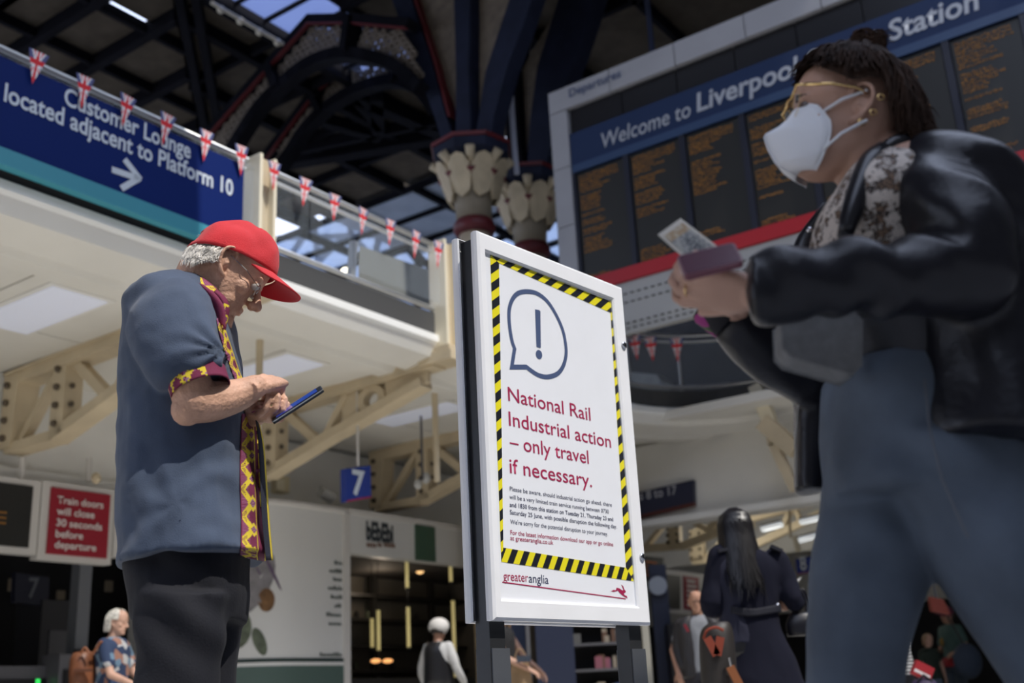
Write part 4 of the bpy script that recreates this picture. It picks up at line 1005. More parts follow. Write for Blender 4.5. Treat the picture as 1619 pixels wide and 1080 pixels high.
def shoes(parent,pts,m,yaw):
    d=Vector((math.cos(yaw),math.sin(yaw),0));q=Vector((-d.y,d.x,0))
    for p in pts:
        b=MB();p=Vector(p)
        loft(b,[(p-d*.08+EZ*.05,q*.03,EZ*.045),(p-d*.04+EZ*.055,q*.04,EZ*.055),(p+d*.04+EZ*.05,q*.045,EZ*.05),(p+d*.12+EZ*.035,q*.048,EZ*.033),(p+d*.18+EZ*.025,q*.035,EZ*.022)],3,16)
        b.obj('shoe',m,parent,smooth=True)
# ---------------------------------------------------------------- the man in the red cap
def man():
    Yc=2.55;g=aY(300,1080,Yc);T=thing('person','older man in a navy shirt with yellow and maroon trim, bent over a phone','person',(g.x,Yc,0))
    # head
    HO=aY(368,422,2.475)+Vector((-.036,.075,.016));yaw=math.radians(17);Mh=hmat(HO,yaw,math.radians(35))@Matrix.Scale(.95,4)
    b=MB();f=head(b,Mh,1.0,1,ears=(-1,1))
    # jaw/neck
    nb=aY(312,475,2.56)
    limb(b,[f(-.035,0,-.01),f(-.045,0,-.06),nb+Vector((.03,0,.02)),nb-Vector((0,0,.06))],[.058,.060,.068,.085],4,18)
    limb(b,[f(.03,0,-.085),f(-.01,0,-.11),nb+Vector((.05,0,-.0))],[.028,.036,.05],3,12)
    # right arm (near)
    sh=aY(272,500,2.40);el=aY(308,636,2.37);wr=aY(403,612,2.46)
    limb(b,[sh,aY(290,570,2.37),el],[.055,.050,.046])
    limb(b,[el,aY(335,634,2.40),aY(375,625,2.445),wr],[.047,.046,.038,.0285])
    b.ball(aY(296,648,2.365),.036)
    k=aY(450,598,2.57);Mr=frame_mat(wr,(k-wr)+Vector((0,0,.004)),Vector((.0,-.85,.55)))
    hand(b,Mr,[(1.05,.75,.45),(1.45,1.3,.6),(1.5,1.4,.7),(1.5,1.4,.7)],1,.95,.02,.2,(.75,.2,-.85))
    # left arm (far) and hand holding the phone
    wl=aY(403,655,2.60);ls=aY(290,505,2.75);le=aY(318,640,2.80)
    limb(b,[ls,aY(300,570,2.78),le],[.055,.05,.046]);limb(b,[le,aY(355,650,2.72),wl],[.047,.042,.030])
    kk=aY(444,661,2.50)
    Ml=frame_mat(wl,kk-wl,Vector((.05,-.25,-.95)))
    hand(b,Ml,[(.35,1.25,.95),(.5,1.2,.9),(.6,1.15,.9),(.7,1.1,.9)],1,.92,.10,.3,(.8,.5,-.5))
    # trunk and legs inside the clothes
    loft(b,[sec(255,480,345,480,2.58,.22),sec(225,540,360,540,2.58,.34),sec(225,700,375,700,2.58,.26),sec(240,850,365,850,2.58,.22)],4)
    for Y,x in((2.48,285),(2.68,330)):
        h=aY(x,880,Y);limb(b,[h,Vector((h.x-.02,Y,.48)),Vector((h.x-.03,Y,.09))],[.06,.045,.035])
    finish(b,'body',M_skin,T,.0032,3)
    # eyes behind the glasses
    for y in(-1,1):
        MB().ball(f(.084,y*.031,.006),.0115,14).obj('eye',mat('eye_white',(.6,.57,.52),.2),T,smooth=True)
    # ---- shirt
    s=MB()
    loft(s,[sec(284,440,344,452,2.58,.15),sec(243,458,352,468,2.58,.29),sec(217,490,362,494,2.58,.42),sec(208,530,369,534,2.58,.44),sec(203,580,377,585,2.58,.42),sec(201,640,388,642,2.58,.40),sec(200,700,396,702,2.58,.39),sec(199,780,402,778,2.58,.40),sec(198,850,408,838,2.58,.41),sec(196,902,420,876,2.58,.42)],5,36,2.25)
    sl=[(aY(262,470,2.44),.075),(aY(268,500,2.41),.098),(aY(282,545,2.385),.096),(aY(301,590,2.37),.080),(aY(309,603,2.37),.075)]
    d=(aY(313,602,2.37)-aY(280,520,2.385)).normalized();sd=Vector((0,1,0)).cross(d).normalized();sy=d.cross(sd)
    secs=[(c,sd*r,sy*r*.95) for c,r in sl]
    # cuff section fitted to the picture
    ca,cb=aY(270,617,2.37),aY(355,584,2.37);cc=(ca+cb)/2;cx=(cb-ca)/2;cn=Vector((0,1,0)).cross(cx).normalized();cn=-cn if cn.z>0 else cn
    secs[-1]=(cc,-cx if sd.dot(cx)<0 else cx,sy*cx.length*.95)
    loft(s,secs,5,28,2.1)
    # far sleeve
    loft(s,[(aY(285,480,2.70),sd*.07,sy*.07),(aY(295,520,2.77),sd*.09,sy*.085),(aY(312,590,2.80),sd*.075,sy*.07)],4)
    def sf(p):
        h=fold(p,.0070,8,6,5)+.003*noise.noise(Vector((p.x*26+p.z*14,p.y*10,p.z*26-p.x*12)))
        # pulled folds fanning out below the arm
        r=(p-aY(283,800,2.4));a=math.atan2(r.z,r.x);q=r.length
        wv=noise.noise(Vector((p.x*7,p.y*4,p.z*7)));h+=.0035*math.sin(a*5+wv*5)*math.exp(-((q-.13)/.09)**2)
        r=(p-aY(352,560,2.36));h+=.006*math.sin(math.atan2(r.z,r.x)*10)*math.exp(-(r.length/.10)**2)
        return h
    M_sh=mat('shirt_navy',(.050,.072,.120),.85,var=.10,vs=14,bump=.25,bs=420,sheen=.15)
    S_=finish(s,'shirt',M_sh,T,.0055,5,sf)
    bt=bvh(S_)
    # placket, front facing and lining
    PL=[(381,655),(379,700),(378,760),(380,820),(379,878)];PR=[(398,652),(401,700),(402,760),(404,820),(408,884)];PM=[(403,650),(409,700),(412,760),(415,820),(421,886)]
    R=drape(bt,PL,PR,220,18,.003,2.5);L=rowlen(R)
    vgrid('placket_trim',R,lambda i,j:pat(L[i],(j+.5)/17,.062),T,M_trim,.001)
    R=drape(bt,PR,PM,40,5,.0035,2.5);vgrid('placket_facing',R,lambda i,j:YEL if (j==3 and i%5) else MAR,T,M_trim,.001)
    PE=[(405,650),(417,700),(423,770),(427,830),(432,886)]
    A=[aY(*p,2.56) for p in catm([Vector((*p,0)) for p in PM],8) for p in [(p.x,p.y)]];B=[aY(p.x,p.y,2.60) for p in catm([Vector((*p,0)) for p in PE],8)]
    vgrid('shirt_lining',[[a.lerp(c,t/4) for t in range(5)] for a,c in zip(A,B)],lambda i,j:YEL if j==3 else (.012,.014,.028),T,M_trim,.0015)
    R=drape(bt,[(341,505),(346,530),(356,560),(366,590),(372,604)],[(348,497),(356,525),(365,552),(376,585),(384,604)],90,12,.003,2.5);L=rowlen(R)
    vgrid('placket_trim',R,lambda i,j:pat(L[i],(j+.5)/11,.05),T,M_trim,.001)
    # collar: lies on the shoulder and stands at the neck
    def strip(nm,pl,pr,Yl,Yr,rows,cols,cf,th=.002):
        A=catm([aY(x,y,Y) for (x,y),Y in zip(pl,Yl)],8);B=catm([aY(x,y,Y) for (x,y),Y in zip(pr,Yr)],8)
        n=len(A);R=[]
        for i in range(rows):
            t=i/(rows-1)*(n-1);k=min(int(t),n-2);a=A[k].lerp(A[k+1],t-k);c=B[k].lerp(B[k+1],t-k)
            R.append([a.lerp(c,j/(cols-1))-Vector((0,.006*math.sin(math.pi*j/(cols-1)),0)) for j in range(cols)])
        L=rowlen(R);return vgrid(nm,R,lambda i,j:cf(L[i],(j+.5)/(cols-1)),T,M_trim,th)
    strip('collar',[(287,433),(300,433),(322,441),(343,457)],[(289,441),(299,446),(316,459),(332,473)],[2.56,2.50,2.47,2.46],[2.54,2.47,2.445,2.44],70,14,lambda u,v:MAR if u<.012 else pat(u,v,.05))
    strip('collar_stand',[(310,448),(325,466),(335,485),(344,508)],[(322,450),(342,466),(355,488),(357,520)],[2.445,2.445,2.45,2.45],[2.445,2.44,2.435,2.435],30,5,lambda u,v:MAR)
    strip('collar_fall',[(334,462),(345,470),(352,486),(350,520)],[(343,457),(358,472),(363,490),(357,522)],[2.452,2.452,2.455,2.46],[2.462,2.465,2.47,2.475],60,10,lambda u,v:MAR if u<.045 else pat(u,v,.04))
    # cuff
    n=96;rows=[]
    ax=cx*1.04;ay=sy*cx.length*1.0;dd=-ax.cross(ay).normalized();dd=dd if dd.z<0 else -dd
    for i in range(9):
        rr=ring(cc-dd*.010+dd*(.037*i/8),ax,ay,n,2.1);rows.append(rr+[rr[0]])
    def cf(i,j):
        t=2*math.pi*j/n;x=math.cos(t);near=math.sin(t)*ay.y<0
        if x<-.80 or x>.50: return MAR
        return pat(j*.0048,(i+.5)/8,.055)
    vgrid('sleeve_cuff',rows,cf,T,M_trim,.002)
    # side vent: dark sliver painted for the shadow in the slit
    MB().prism([bt.ray_cast(CAM,ray(x,y).normalized())[0]-Vector((0,.002,0)) for x,y in ((284,822),(286,823),(291,884),(286,885))],Vector((0,.004,0))).obj('vent_shadow',mat('vent_shadow_cloth',(.006,.007,.012),.9),T)
    # ---- trousers
    t=MB();M_tr=mat('trousers_navy',(.0045,.005,.010),.85,bump=.15,bs=200,var=.1,vs=10)
    loft(t,[sec(208,860,388,856,2.58,.33),sec(207,905,389,890,2.58,.35),sec(214,950,387,940,2.58,.35),sec(220,985,384,985,2.58,.33)],4)
    def leg(x0,x1,x2,x3,Y):
        a=sec(x0,940,x1,940,Y,.19);c=sec(x2,1075,x3,1075,Y,.17);d0=Vector((c[0].x-.01,Y,.45));d1=Vector((c[0].x-.02,Y,.08))
        loft(t,[a,sec((x0+x2)/2+2,1005,(x1+x3)/2,1005,Y,.18),c,(d0,Vector((.088,0,0)),Vector((0,.08,0))),(d1,Vector((.075,0,0)),Vector((0,.07,0)))],5)
        return d1
    a=leg(216,362,215,343,2.48);c=leg(260,388,250,370,2.68)
    def tf(p):
        r=p-aY(300,960,2.45);return fold(p,.006,6,6,3)+.006*math.sin((p.z*1.2+p.x)*45)*math.exp(-(r.length/.16)**2)
    finish(t,'trousers',M_tr,T,.008,5,tf)
    shoes(T,[(a.x,a.y,0),(c.x,c.y,0)],M_black,0)
    # ---- cap
    M_cap=mat('cap_red',(.62,.006,.014),.75,var=.10,vs=12,bump=.35,bs=500,sheen=.2)
    def rim(ph): return .028+.034*math.cos(ph)
    rows=[];NR=18;NC=64
    for i in range(NR+1):
        r=[]
        for k in range(NC):
            ph=2*math.pi*k/NC;zr=rim(ph);z=.150-( .150-zr)*(i/NR)**1.6
            tt=(z-.0)/.150;rr=math.sqrt(max(0,1-max(0,tt)**2.7)) if tt>0 else 1
            x=.113*rr*math.cos(ph)-.004;y=.094*rr*math.sin(ph)
            # panel seams and soft dents
            q=(noise.noise(Vector((x*13,y*13,z*13+3)))*.017+noise.noise(Vector((x*34,y*34,z*20)))*.006)*(1-i/NR*.55);sm=-.0012*max(0,math.cos(3*(ph)))**30
            v=Vector((x,y,z));c=Vector((0,0,.04));v=v+(v-c).normalized()*(q+sm);r.append(Mh@v)
        rows.append(r)
    V=[p for r in rows for p in r];F=[(i*NC+k,i*NC+(k+1)%NC,(i+1)*NC+(k+1)%NC,(i+1)*NC+k) for i in range(NR) for k in range(NC)]
    # opening at the back: leave out a half-moon above the strap
    def backhole(fc):
        c=sum((Mh.inverted()@V[i] for i in fc),Vector())/4
        return c.x<-.05 and abs(c.y)<.035 and .012<c.z<.05
    F=[x for x in F if not backhole(x)]
    CP=tag(MB().add(V,F).obj('baseball_cap',M_cap,None,smooth=True,merge=True),'bright red baseball cap on the older man\'s head','cap')
    sm=CP.modifiers.new('t','SOLIDIFY');sm.thickness=.002
    MB().ball(Mh@Vector((-.004,0,.152)),(.007,.007,.004),10).obj('cap_button',M_cap,CP,smooth=True)
    top=[];R1=[];n=24;Lr=9
    for i in range(Lr+1):
        r=[]
        for k in range(n+1):
            ph=math.radians(-62+124*k/n);t=i/Lr;ext=.082*max(0,math.cos(ph*1.32))**.55
            x=.109*math.cos(ph)+ext*t;y=.094*math.sin(ph)*(1-.04*t);z=rim(ph)+.004-.24*(y*y)/.09-.10*t*ext
            r.append(Mh@Vector((x,y,z)))
        R1.append(r)
    bm=MB();bm.add([p for r in R1 for p in r],[(i*(n+1)+k,i*(n+1)+k+1,(i+1)*(n+1)+k+1,(i+1)*(n+1)+k) for i in range(Lr) for k in range(n)])
    br_=bm.obj('visor',M_cap,CP,smooth=True);sm=br_.modifiers.new('t','SOLIDIFY');sm.thickness=.004;sm.offset=0
    # ---- grey hair below the cap: scalp layer plus locks
    hb=MB();rnd=random.Random(3)
    def scalp(ph,z,o): 
        w=.077;tt=max(0,z/.13);rr=math.sqrt(max(0,1-tt**2.3));low=max(0,-z-.02)
        return Vector(((.098+o)*rr*math.cos(ph)*(1-low*3.0 if math.cos(ph)<0 else 1),(.077+o)*rr*math.sin(ph),z))
    rows=[]
    for i in range(9):
        r=[]
        for k in range(41):
            ph=math.radians(106+148*k/40);zb=-.072+.14*max(0,abs(k-20)/20-.55)
            z=rim(ph)+.01+(zb-rim(ph)-.01)*i/8;r.append(Mh@scalp(ph,z,.007*(1-i/9)+.003))
        rows.append(r)
    hb.add([p for r in rows for p in r],[(i*41+k,i*41+k+1,(i+1)*41+k+1,(i+1)*41+k) for i in range(8) for k in range(40)])
    for q in range(900):
        ph=math.radians(rnd.uniform(101,259));k=abs(math.degrees(ph)-180)/79
        z0=rnd.uniform(-.035,rim(ph)+.008);ln=rnd.uniform(.02,.042);zb=z0-ln;lim=-.082+.14*max(0,k-.5)
        zb=max(zb,lim);dr=rnd.uniform(-.12,.12)
        P=[Mh@scalp(ph+dr*t,z0+(zb-z0)*t,.008+.007*math.sin(t*2.4)+rnd.uniform(0,.003)) for t in(0,.35,.7,1)]
        hb.tube(P,[.0012,.0016,.0013,.0003],4,False)
    for q in range(60):
        P0_=Vector((-.085,rnd.uniform(-.02,.02),rnd.uniform(.02,.045)));dv=Vector((-rnd.uniform(.01,.03),rnd.uniform(-.008,.008),rnd.uniform(-.01,.012)))
        hb.tube([Mh@P0_,Mh@(P0_+dv*.6+Vector((0,0,.004))),Mh@(P0_+dv)],[.0014,.0012,.0003],4,False)
    hb.obj('hair',mat('hair_grey',(.62,.58,.52),.55,var=.5,vs=60),T)
    # ---- glasses
    G=tag(MB().tube([f(.094,-.012,.004),f(.094,.012,.004)],.0012,6).obj('glasses',mat('thin_steel',(.45,.43,.40),.25,metal=1),None),'thin metal framed spectacles on the older man\'s nose','glasses')
    for y in(-1,1):
        c=Vector((.097,y*.032,-.004));P=[f(c.x-abs(math.cos(a))*.002,c.y+.024*math.cos(a),c.z+.016*math.sin(a)) for a in [2*math.pi*k/24 for k in range(25)]]
        MB().tube(P,.0014,6).obj('rim',MATS['thin_steel'],G,smooth=True)
        MB().add([f(*c)]+P[:-1],[(0,i+1,(i+1)%24+1) for i in range(24)]).obj('lens',mat('lens_glass',(.6,.65,.68),.03,alpha=.18),G)
        MB().tube([f(.095,y*.056,.0),f(.05,y*.074,.012),f(.0,y*.080,.018),f(-.012,y*.081,.004)],.0011,6).obj('temple_arm',MATS['thin_steel'],G)
    # ---- phone
    A=aY(436,666,2.50);B=aY(507,620,2.50);ex=(B-A).normalized();ew=Vector((.0,.86,.50));ew=(ew-ex*ew.dot(ex)).normalized();en=ex.cross(ew).normalized()
    c=(A+B)/2+ew*.034;ax=(ex,ew,en);hx=.068
    ph=thing('phone','dark smartphone with a blue screen held in the older man\'s left hand','phone',c)
    def rslab(hx,hy,hz,o,r=.008):
        pts=[]
        for sx,sy,a0 in((1,1,0),(-1,1,90),(-1,-1,180),(1,-1,270)):
            for k in range(5): a=math.radians(a0+k*22.5);pts.append(c+ex*(sx*(hx-r)+r*math.cos(a))+ew*(sy*(hy-r)+r*math.sin(a))+en*(o-hz))
        return MB().prism(pts,en*(2*hz))
    if en.z<0: en.negate()
    rslab(hx,.034,.0045,0).obj('phone_body',mat('phone_dark',(.02,.022,.028),.25),ph)
    rslab(hx-.003,.031,.0003,.0048,.005).obj('screen_glass',M_black,ph)
    rslab(hx-.013,.0285,.0002,.0053,.002).obj('screen',mat('screen_blue',(.012,.035,.30),.15,emit=.25),ph)
    rslab(hx+.0008,.0348,.0012,.0020).obj('edge_band',M_steel,ph)
    return T
man()
# ---------------------------------------------------------------- walking woman in the leather jacket
M_lea=mat('black_leather',(.009,.009,.013),.36,bump=.10,bs=90,spec=.36)
def woman():
    g=aY(1440,1080,1.78);T=thing('person','masked woman in a black leather jacket and blue jeans walking left at the right','person',(g.x,1.78,0))
    s0=.89;HO=aY(1357,193,1.60)+Vector((.003,.07,.032));Mh=hmat(HO,math.radians(182),math.radians(-9))
    b=MB();f=head(b,Mh,s0,0,ears=(1,-1))
    limb(b,[f(-.025,0,-.03),f(-.03,0,-.08),aY(1392,255,1.68),aY(1415,330,1.70)],[.052,.052,.058,.075],4,18)
    loft(b,[sec(1350,262,1440,240,1.70,.16),sec(1330,310,1500,310,1.70,.28),sec(1320,450,1520,450,1.72,.26),sec(1345,600,1510,600,1.76,.24),sec(1375,700,1530,700,1.76,.22)],4)
    # near (left) arm and hand
    el=aY(1535,432,1.50);wr=aY(1196,462,1.50)
    limb(b,[aY(1478,310,1.56),aY(1515,370,1.50),el],[.045,.042,.038]);limb(b,[el,aY(1360,440,1.50),wr],[.038,.034,.025])
    kk=aY(1116,456,1.53);Mn=frame_mat(wr,kk-wr,Vector((.15,-.62,-.78)))
    hand(b,Mn,[(.15,.55,.45),(.2,.7,.5),(.3,.8,.5),(.4,.9,.5)],1,.90,.10,.2,(.85,.45,-.15))
    # far (right) arm and hand
    e2=aY(1274,584,1.88);w2=aY(1160,500,1.80)
    limb(b,[aY(1380,330,1.90),aY(1330,470,1.90),e2],[.045,.042,.038]);limb(b,[e2,aY(1220,560,1.84),w2],[.038,.033,.025])
    k2=aY(1112,452,1.72);Mf=frame_mat(w2,k2-w2,Vector((-.6,.2,-.7)))
    hand(b,Mf,[(.3,.7,.4),(.35,.8,.5),(.4,.8,.5),(.45,.9,.5)],-1,.9,.06,.2,(.8,.5,-.3))
    for xh,yh,kx,kz,fx in((1420,720,-.05,.50,-.06),(1545,760,.10,.46,.34)):
        h=aY(xh,yh,1.80 if xh<1500 else 1.70);c_=aY(1372,1080,1.80) if xh<1500 else aY(1690,1080,1.70);limb(b,[h,Vector((c_.x,h.y,c_.z)),Vector((c_.x+(0 if xh<1500 else .2),h.y,.12))],[.045,.035,.03])
    finish(b,'body',M_skin2,T,.0036,3)
    for y in(-1,1):
        MB().ball(f(.0835,y*.031,.009),.0120,14).obj('eye',mat('eye_dark',(.10,.07,.06),.25),T,smooth=True)
        MB().tube([f(.095,y*.012,.030),f(.099,y*.028,.034),f(.086,y*.046,.028)],[.002,.003,.0015],6).obj('eyebrow',mat('brow_dark',(.03,.018,.012),.8),T)
    # leopard top
    t=MB();loft(t,[sec(1342,268,1430,262,1.66,.14),sec(1318,300,1460,300,1.67,.26),sec(1294,350,1480,350,1.68,.32),sec(1288,400,1480,400,1.70,.32),sec(1300,470,1490,470,1.72,.30)],4)
    ml=mat('leopard_cloth',(.60,.53,.47),.8);n=ml.node_tree.nodes;l=ml.node_tree.links
    tc=n.new('ShaderNodeTexCoord');v=n.new('ShaderNodeTexVoronoi');v.inputs['Scale'].default_value=52;nz=n.new('ShaderNodeTexNoise');nz.inputs['Scale'].default_value=40
    ad=n.new('ShaderNodeMixRGB');ad.inputs[0].default_value=.03;l.new(tc.outputs['Object'],ad.inputs[1]);l.new(nz.outputs['Color'],ad.inputs[2]);l.new(ad.outputs[0],v.inputs['Vector'])
    cr=n.new('ShaderNodeValToRGB');e=cr.color_ramp.elements;e[0].position=.0;e[0].color=(.22,.14,.09,1);e[1].position=.30;e[1].color=(.03,.022,.02,1);x=e.new(.52);x.color=(.60,.53,.47,1);x=e.new(.44);x.color=(.03,.022,.02,1);x=e.new(.24);x.color=(.22,.14,.09,1)
    l.new(v.outputs['Distance'],cr.inputs[0]);l.new(cr.outputs[0],n['Principled BSDF'].inputs['Base Color'])
    finish(t,'leopard_top',ml,T,.007,5,lambda p:fold(p,.004,9,9,6))
    t=MB();loft(t,[sec(1300,455,1470,455,1.70,.30),sec(1330,540,1480,540,1.73,.30),sec(1352,600,1490,600,1.75,.30)],4)
    finish(t,'grey_waist_layer',mat('charcoal_cloth',(.045,.046,.052),.8,bump=.2,bs=150),T,.008,4,lambda p:fold(p,.005,9,9,6))
    # jacket
    j=MB()
    loft(j,[sec(1404,242,1462,238,1.68,.12),sec(1394,272,1520,276,1.69,.28),sec(1378,312,1570,318,1.70,.40),sec(1362,360,1620,368,1.72,.44),sec(1352,420,1655,428,1.73,.45),sec(1385,500,1680,500,1.73,.46),sec(1402,600,1690,600,1.74,.47),sec(1408,722,1700,735,1.74,.48)],5,36,2.5)
    # far front panel hanging open
    loft(j,[sec(1330,300,1370,300,1.86,.10),sec(1262,420,1330,420,1.90,.10),sec(1250,520,1318,520,1.92,.10),sec(1255,640,1322,640,1.92,.09),sec(1258,778,1304,782,1.92,.08)],4,24)
    # near sleeve: shoulder, elbow, forearm
    limb(j,[aY(1468,298,1.58),aY(1502,338,1.53),aY(1528,388,1.50),aY(1532,430,1.50)],[.064,.072,.068,.062],5,22)
    limb(j,[aY(1532,432,1.50),aY(1450,438,1.49),aY(1330,443,1.485),aY(1245,452,1.49)],[.064,.056,.050,.050],5,22)
    b0=aY(1255,450,1.49);b1=aY(1186,457,1.495);d=(b1-b0).normalized();q=Vector((0,1,0));r=d.cross(q).normalized();q=r.cross(d)
    loft(j,[(b0-d*.02,r*.052,q*.050),(b0+d*.02,r*.052,q*.050),(b1,r*.053,q*.049)],4,26)
    # far sleeve
    limb(j,[aY(1385,320,1.92),aY(1335,450,1.93),aY(1275,585,1.88)],[.075,.068,.062],5,20)
    limb(j,[aY(1275,585,1.88),aY(1225,560,1.85),aY(1170,515,1.81)],[.060,.054,.046],5,20)
    def jf(p):
        h=fold(p,.0075,7,6,5,3)+.001*noise.noise(p*30)
        # sleeve creases across the forearm and puffs at the shoulder
        r=p-aY(1300,400,1.46);h+=.006*math.sin(p.x*70+p.z*45+3*noise.noise(p*8))*math.exp(-(r.length/.22)**2)
        r=p-aY(1490,320,1.48);h+=.007*math.sin((p.z*.8+p.x)*60+4*noise.noise(p*9))*math.exp(-(r.length/.12)**2)
        return h
    J=finish(j,'leather_jacket',M_lea,T,.0075,4,jf)
    # lapel/collar, zip, studs
    M_lea2=mat('leather_trim',(.012,.012,.016),.3,spec=.55)
    def lap(nm,pts,Y,dy,th,m): return MB().prism([aY(x,y,Y+dy*k) for k,(x,y) in enumerate(pts)],Vector((0,th,0))).obj(nm,m,T)
    bt=bvh(J)
    cl=MB();C1=[aY(1394,240,1.60),aY(1420,228,1.60),aY(1455,230,1.64),aY(1470,236,1.72)];limb(cl,C1,[.012,.016,.016,.012],4,10)
    C2=[aY(1394,238,1.595),aY(1375,262,1.575),aY(1352,320,1.56),aY(1336,372,1.56)];limb(cl,C2,[.014,.020,.018,.012],4,12)
    cl.obj('collar_roll',M_lea2,T,smooth=True)
    lp=MB();loft(lp,[sec(1300,322,1335,330,1.84,.03),sec(1262,372,1312,384,1.86,.03),sec(1250,405,1306,405,1.86,.03)],3,20);lp.obj('far_lapel',M_lea2,T,smooth=True)
    MB().ball(aY(1280,364,1.83),.006,10).obj('stud',MATS['chrome'],T,smooth=True)
    MB().tube([aY(1262,640,1.86),aY(1257,700,1.87),aY(1260,770,1.87)],.0012,6).obj('zip',M_steel,T)
    # magenta floral lining at the far cuff
    lr=MB();a=aY(1172,516,1.80);c=aY(1135,480,1.80);d=(c-a).normalized();q=Vector((0,1,0));r=d.cross(q).normalized()
    lr.lathe(c+d*.012,[(.044,-.05),(.050,-.01),(.047,.0),(.040,.0)],24,0,(r,q,d))
    ml=mat('floral_lining',(.02,.015,.018),.7);n=ml.node_tree.nodes;l=ml.node_tree.links;v=n.new('ShaderNodeTexVoronoi');v.inputs['Scale'].default_value=38;tc=n.new('ShaderNodeTexCoord');l.new(tc.outputs['Object'],v.inputs['Vector'])
    cr=n.new('ShaderNodeValToRGB');cr.color_ramp.interpolation='CONSTANT';e=cr.color_ramp.elements;e[0].color=(.012,.010,.012,1);e[1].position=.62;e[1].color=(.30,.02,.17,1);x=e.new(.86);x.color=(.05,.08,.03,1)
    sp_c=n.new('ShaderNodeSeparateColor');l.new(v.outputs['Color'],sp_c.inputs[0]);l.new(sp_c.outputs[0],cr.inputs[0]);l.new(cr.outputs[0],n['Principled BSDF'].inputs['Base Color'])
    lr.obj('cuff_lining',ml,T,smooth=True)
    # jeans
    Jn=MB()
    loft(Jn,[sec(1312,588,1500,588,1.76,.30),sec(1308,640,1540,640,1.76,.34),sec(1308,720,1590,720,1.76,.33),sec(1310,790,1610,790,1.76,.33)],4,32)
    def fr_(p,kx): pass
    # forward leg (far side, at the left) and rear leg (near side, to the right)
    a1=[sec(1302,760,1515,800,1.82,.24),sec(1290,860,1472,890,1.81,.22),sec(1283,960,1445,980,1.80,.20),sec(1279,1080,1420,1080,1.80,.19)]
    e1=a1[-1][0];a1+=[(Vector((e1.x-.01,1.80,.42)),Vector((.062,0,0)),Vector((0,.062,0))),(Vector((e1.x+.0,1.80,.10)),Vector((.052,0,0)),Vector((0,.055,0)))]
    loft(Jn,a1,4,28)
    a2=[sec(1365,700,1615,720,1.70,.26),sec(1425,790,1650,800,1.69,.25),sec(1478,890,1700,880,1.68,.24),sec(1540,985,1750,960,1.68,.22),sec(1608,1085,1790,1060,1.70,.20)]
    e2_=a2[-1][0];a2+=[(Vector((e2_.x+.07,1.72,.36)),Vector((.068,0,0)),Vector((0,.066,0))),(Vector((e2_.x+.28,1.74,.14)),Vector((.052,0,.03)),Vector((0,.055,0)))]
    loft(Jn,a2,4,28)
    mj=mat('denim',(.092,.116,.152),.85,var=.20,vs=9,bump=.3,bs=600)
    finish(Jn,'jeans',mj,T,.0085,5,lambda p:fold(p,.0055,9,7,6,9)+.003*math.sin((p.z+p.x*.7)*75)*math.exp(-((p-aY(1460,800,1.6)).length/.12)**2))
    MB().tube([aY(1462,600,1.585),aY(1470,680,1.565),aY(1490,760,1.55),aY(1530,850,1.545)],.0018,6).obj('side_seam',mat('seam_thread',(.12,.13,.15),.8),T)
    shoes(T,[(e1.x,1.80,0),(e2_.x+.30,1.74,.05)],mat('boot_black',(.012,.012,.013),.4),math.pi)
    # hair
    mh=mat('hair_brown',(.036,.019,.012),.75,spec=.15,var=.5,vs=70,stretch=(1,1,.2))
    hb=MB();rnd=random.Random(11)
    def sc(ph,th,o=0):
        # ph around (0 = face), th 0 top .. 1 low
        z=.128*math.cos(th*1.9);rr=math.sin(min(1.55,th*1.9));return Vector(((-.008+(.100+o)*rr*math.cos(ph)),(.080+o)*rr*math.sin(ph),z+o*math.cos(th*1.9)))
    def lim(ph):
        a=abs((math.degrees(ph)+180)%360-180)
        return .50+.0*a if a<35 else (.50+(a-35)/45*.22 if a<80 else (.72-(a-80)/10*.05 if a<90 else (.67 if a<104 else min(1.04,.67+(a-104)/12*.37))))
    rows=[];NC=56
    for i in range(15):
        r=[]
        for k in range(NC):
            ph=2*math.pi*k/NC;th=lim(ph)*(i+.15)/14.15;v=sc(ph,th,.026);v+=v.normalized()*.006*noise.noise(v*30);r.append(Mh@(v*s0))
        rows.append(r)
    hb.add([p for r in rows for p in r],[(i*NC+k,i*NC+(k+1)%NC,(i+1)*NC+(k+1)%NC,(i+1)*NC+k) for i in range(14) for k in range(NC)])
    knot=Vector((-.040,0,.172))
    for q in range(1300):
        ph=rnd.uniform(0,2*math.pi);L_=lim(ph);t0=L_*rnd.uniform(.8,1.0);P=[]
        lift=rnd.uniform(.026,.042)
        for t in (0,.25,.5,.75,1): 
            v=sc(ph+.1*math.sin(t*3+q),t0*(1-t*.85),lift+.004*math.sin(t*5+q));
            v=v.lerp(knot,t**3*.6);P.append(Mh@(v*s0))
        hb.tube(P,[.0008,.0014,.0014,.0012,.0006],4,False)
    # loose back length and flyaways
    for q in range(420):
        ph=math.pi+rnd.uniform(-1.0,1.0);v=sc(ph,rnd.uniform(.55,1.0),.030);dv=Vector((-rnd.uniform(.01,.035),rnd.uniform(-.02,.02),-rnd.uniform(.03,.085)))
        hb.tube([Mh@(v*s0),Mh@((v+dv*.5+Vector((-.006,0,.004)))*s0),Mh@((v+dv)*s0)],[.0015,.0013,.0003],4,False)
    for q in range(300):
        a=rnd.uniform(0,6.28);u=rnd.uniform(-1,1);rr=.028*(.6+.4*rnd.random());c=knot+Vector((0,0,.006))
        P=[Mh@((c+Vector((math.cos(a+t)*rr*1.25,math.sin(a+t)*rr,u*.018+.008*math.sin(t*2+q))))*s0) for t in(0,.5,1,1.5,2)]
        hb.tube(P,[.0006,.0015,.0016,.0013,.0004],4,False)
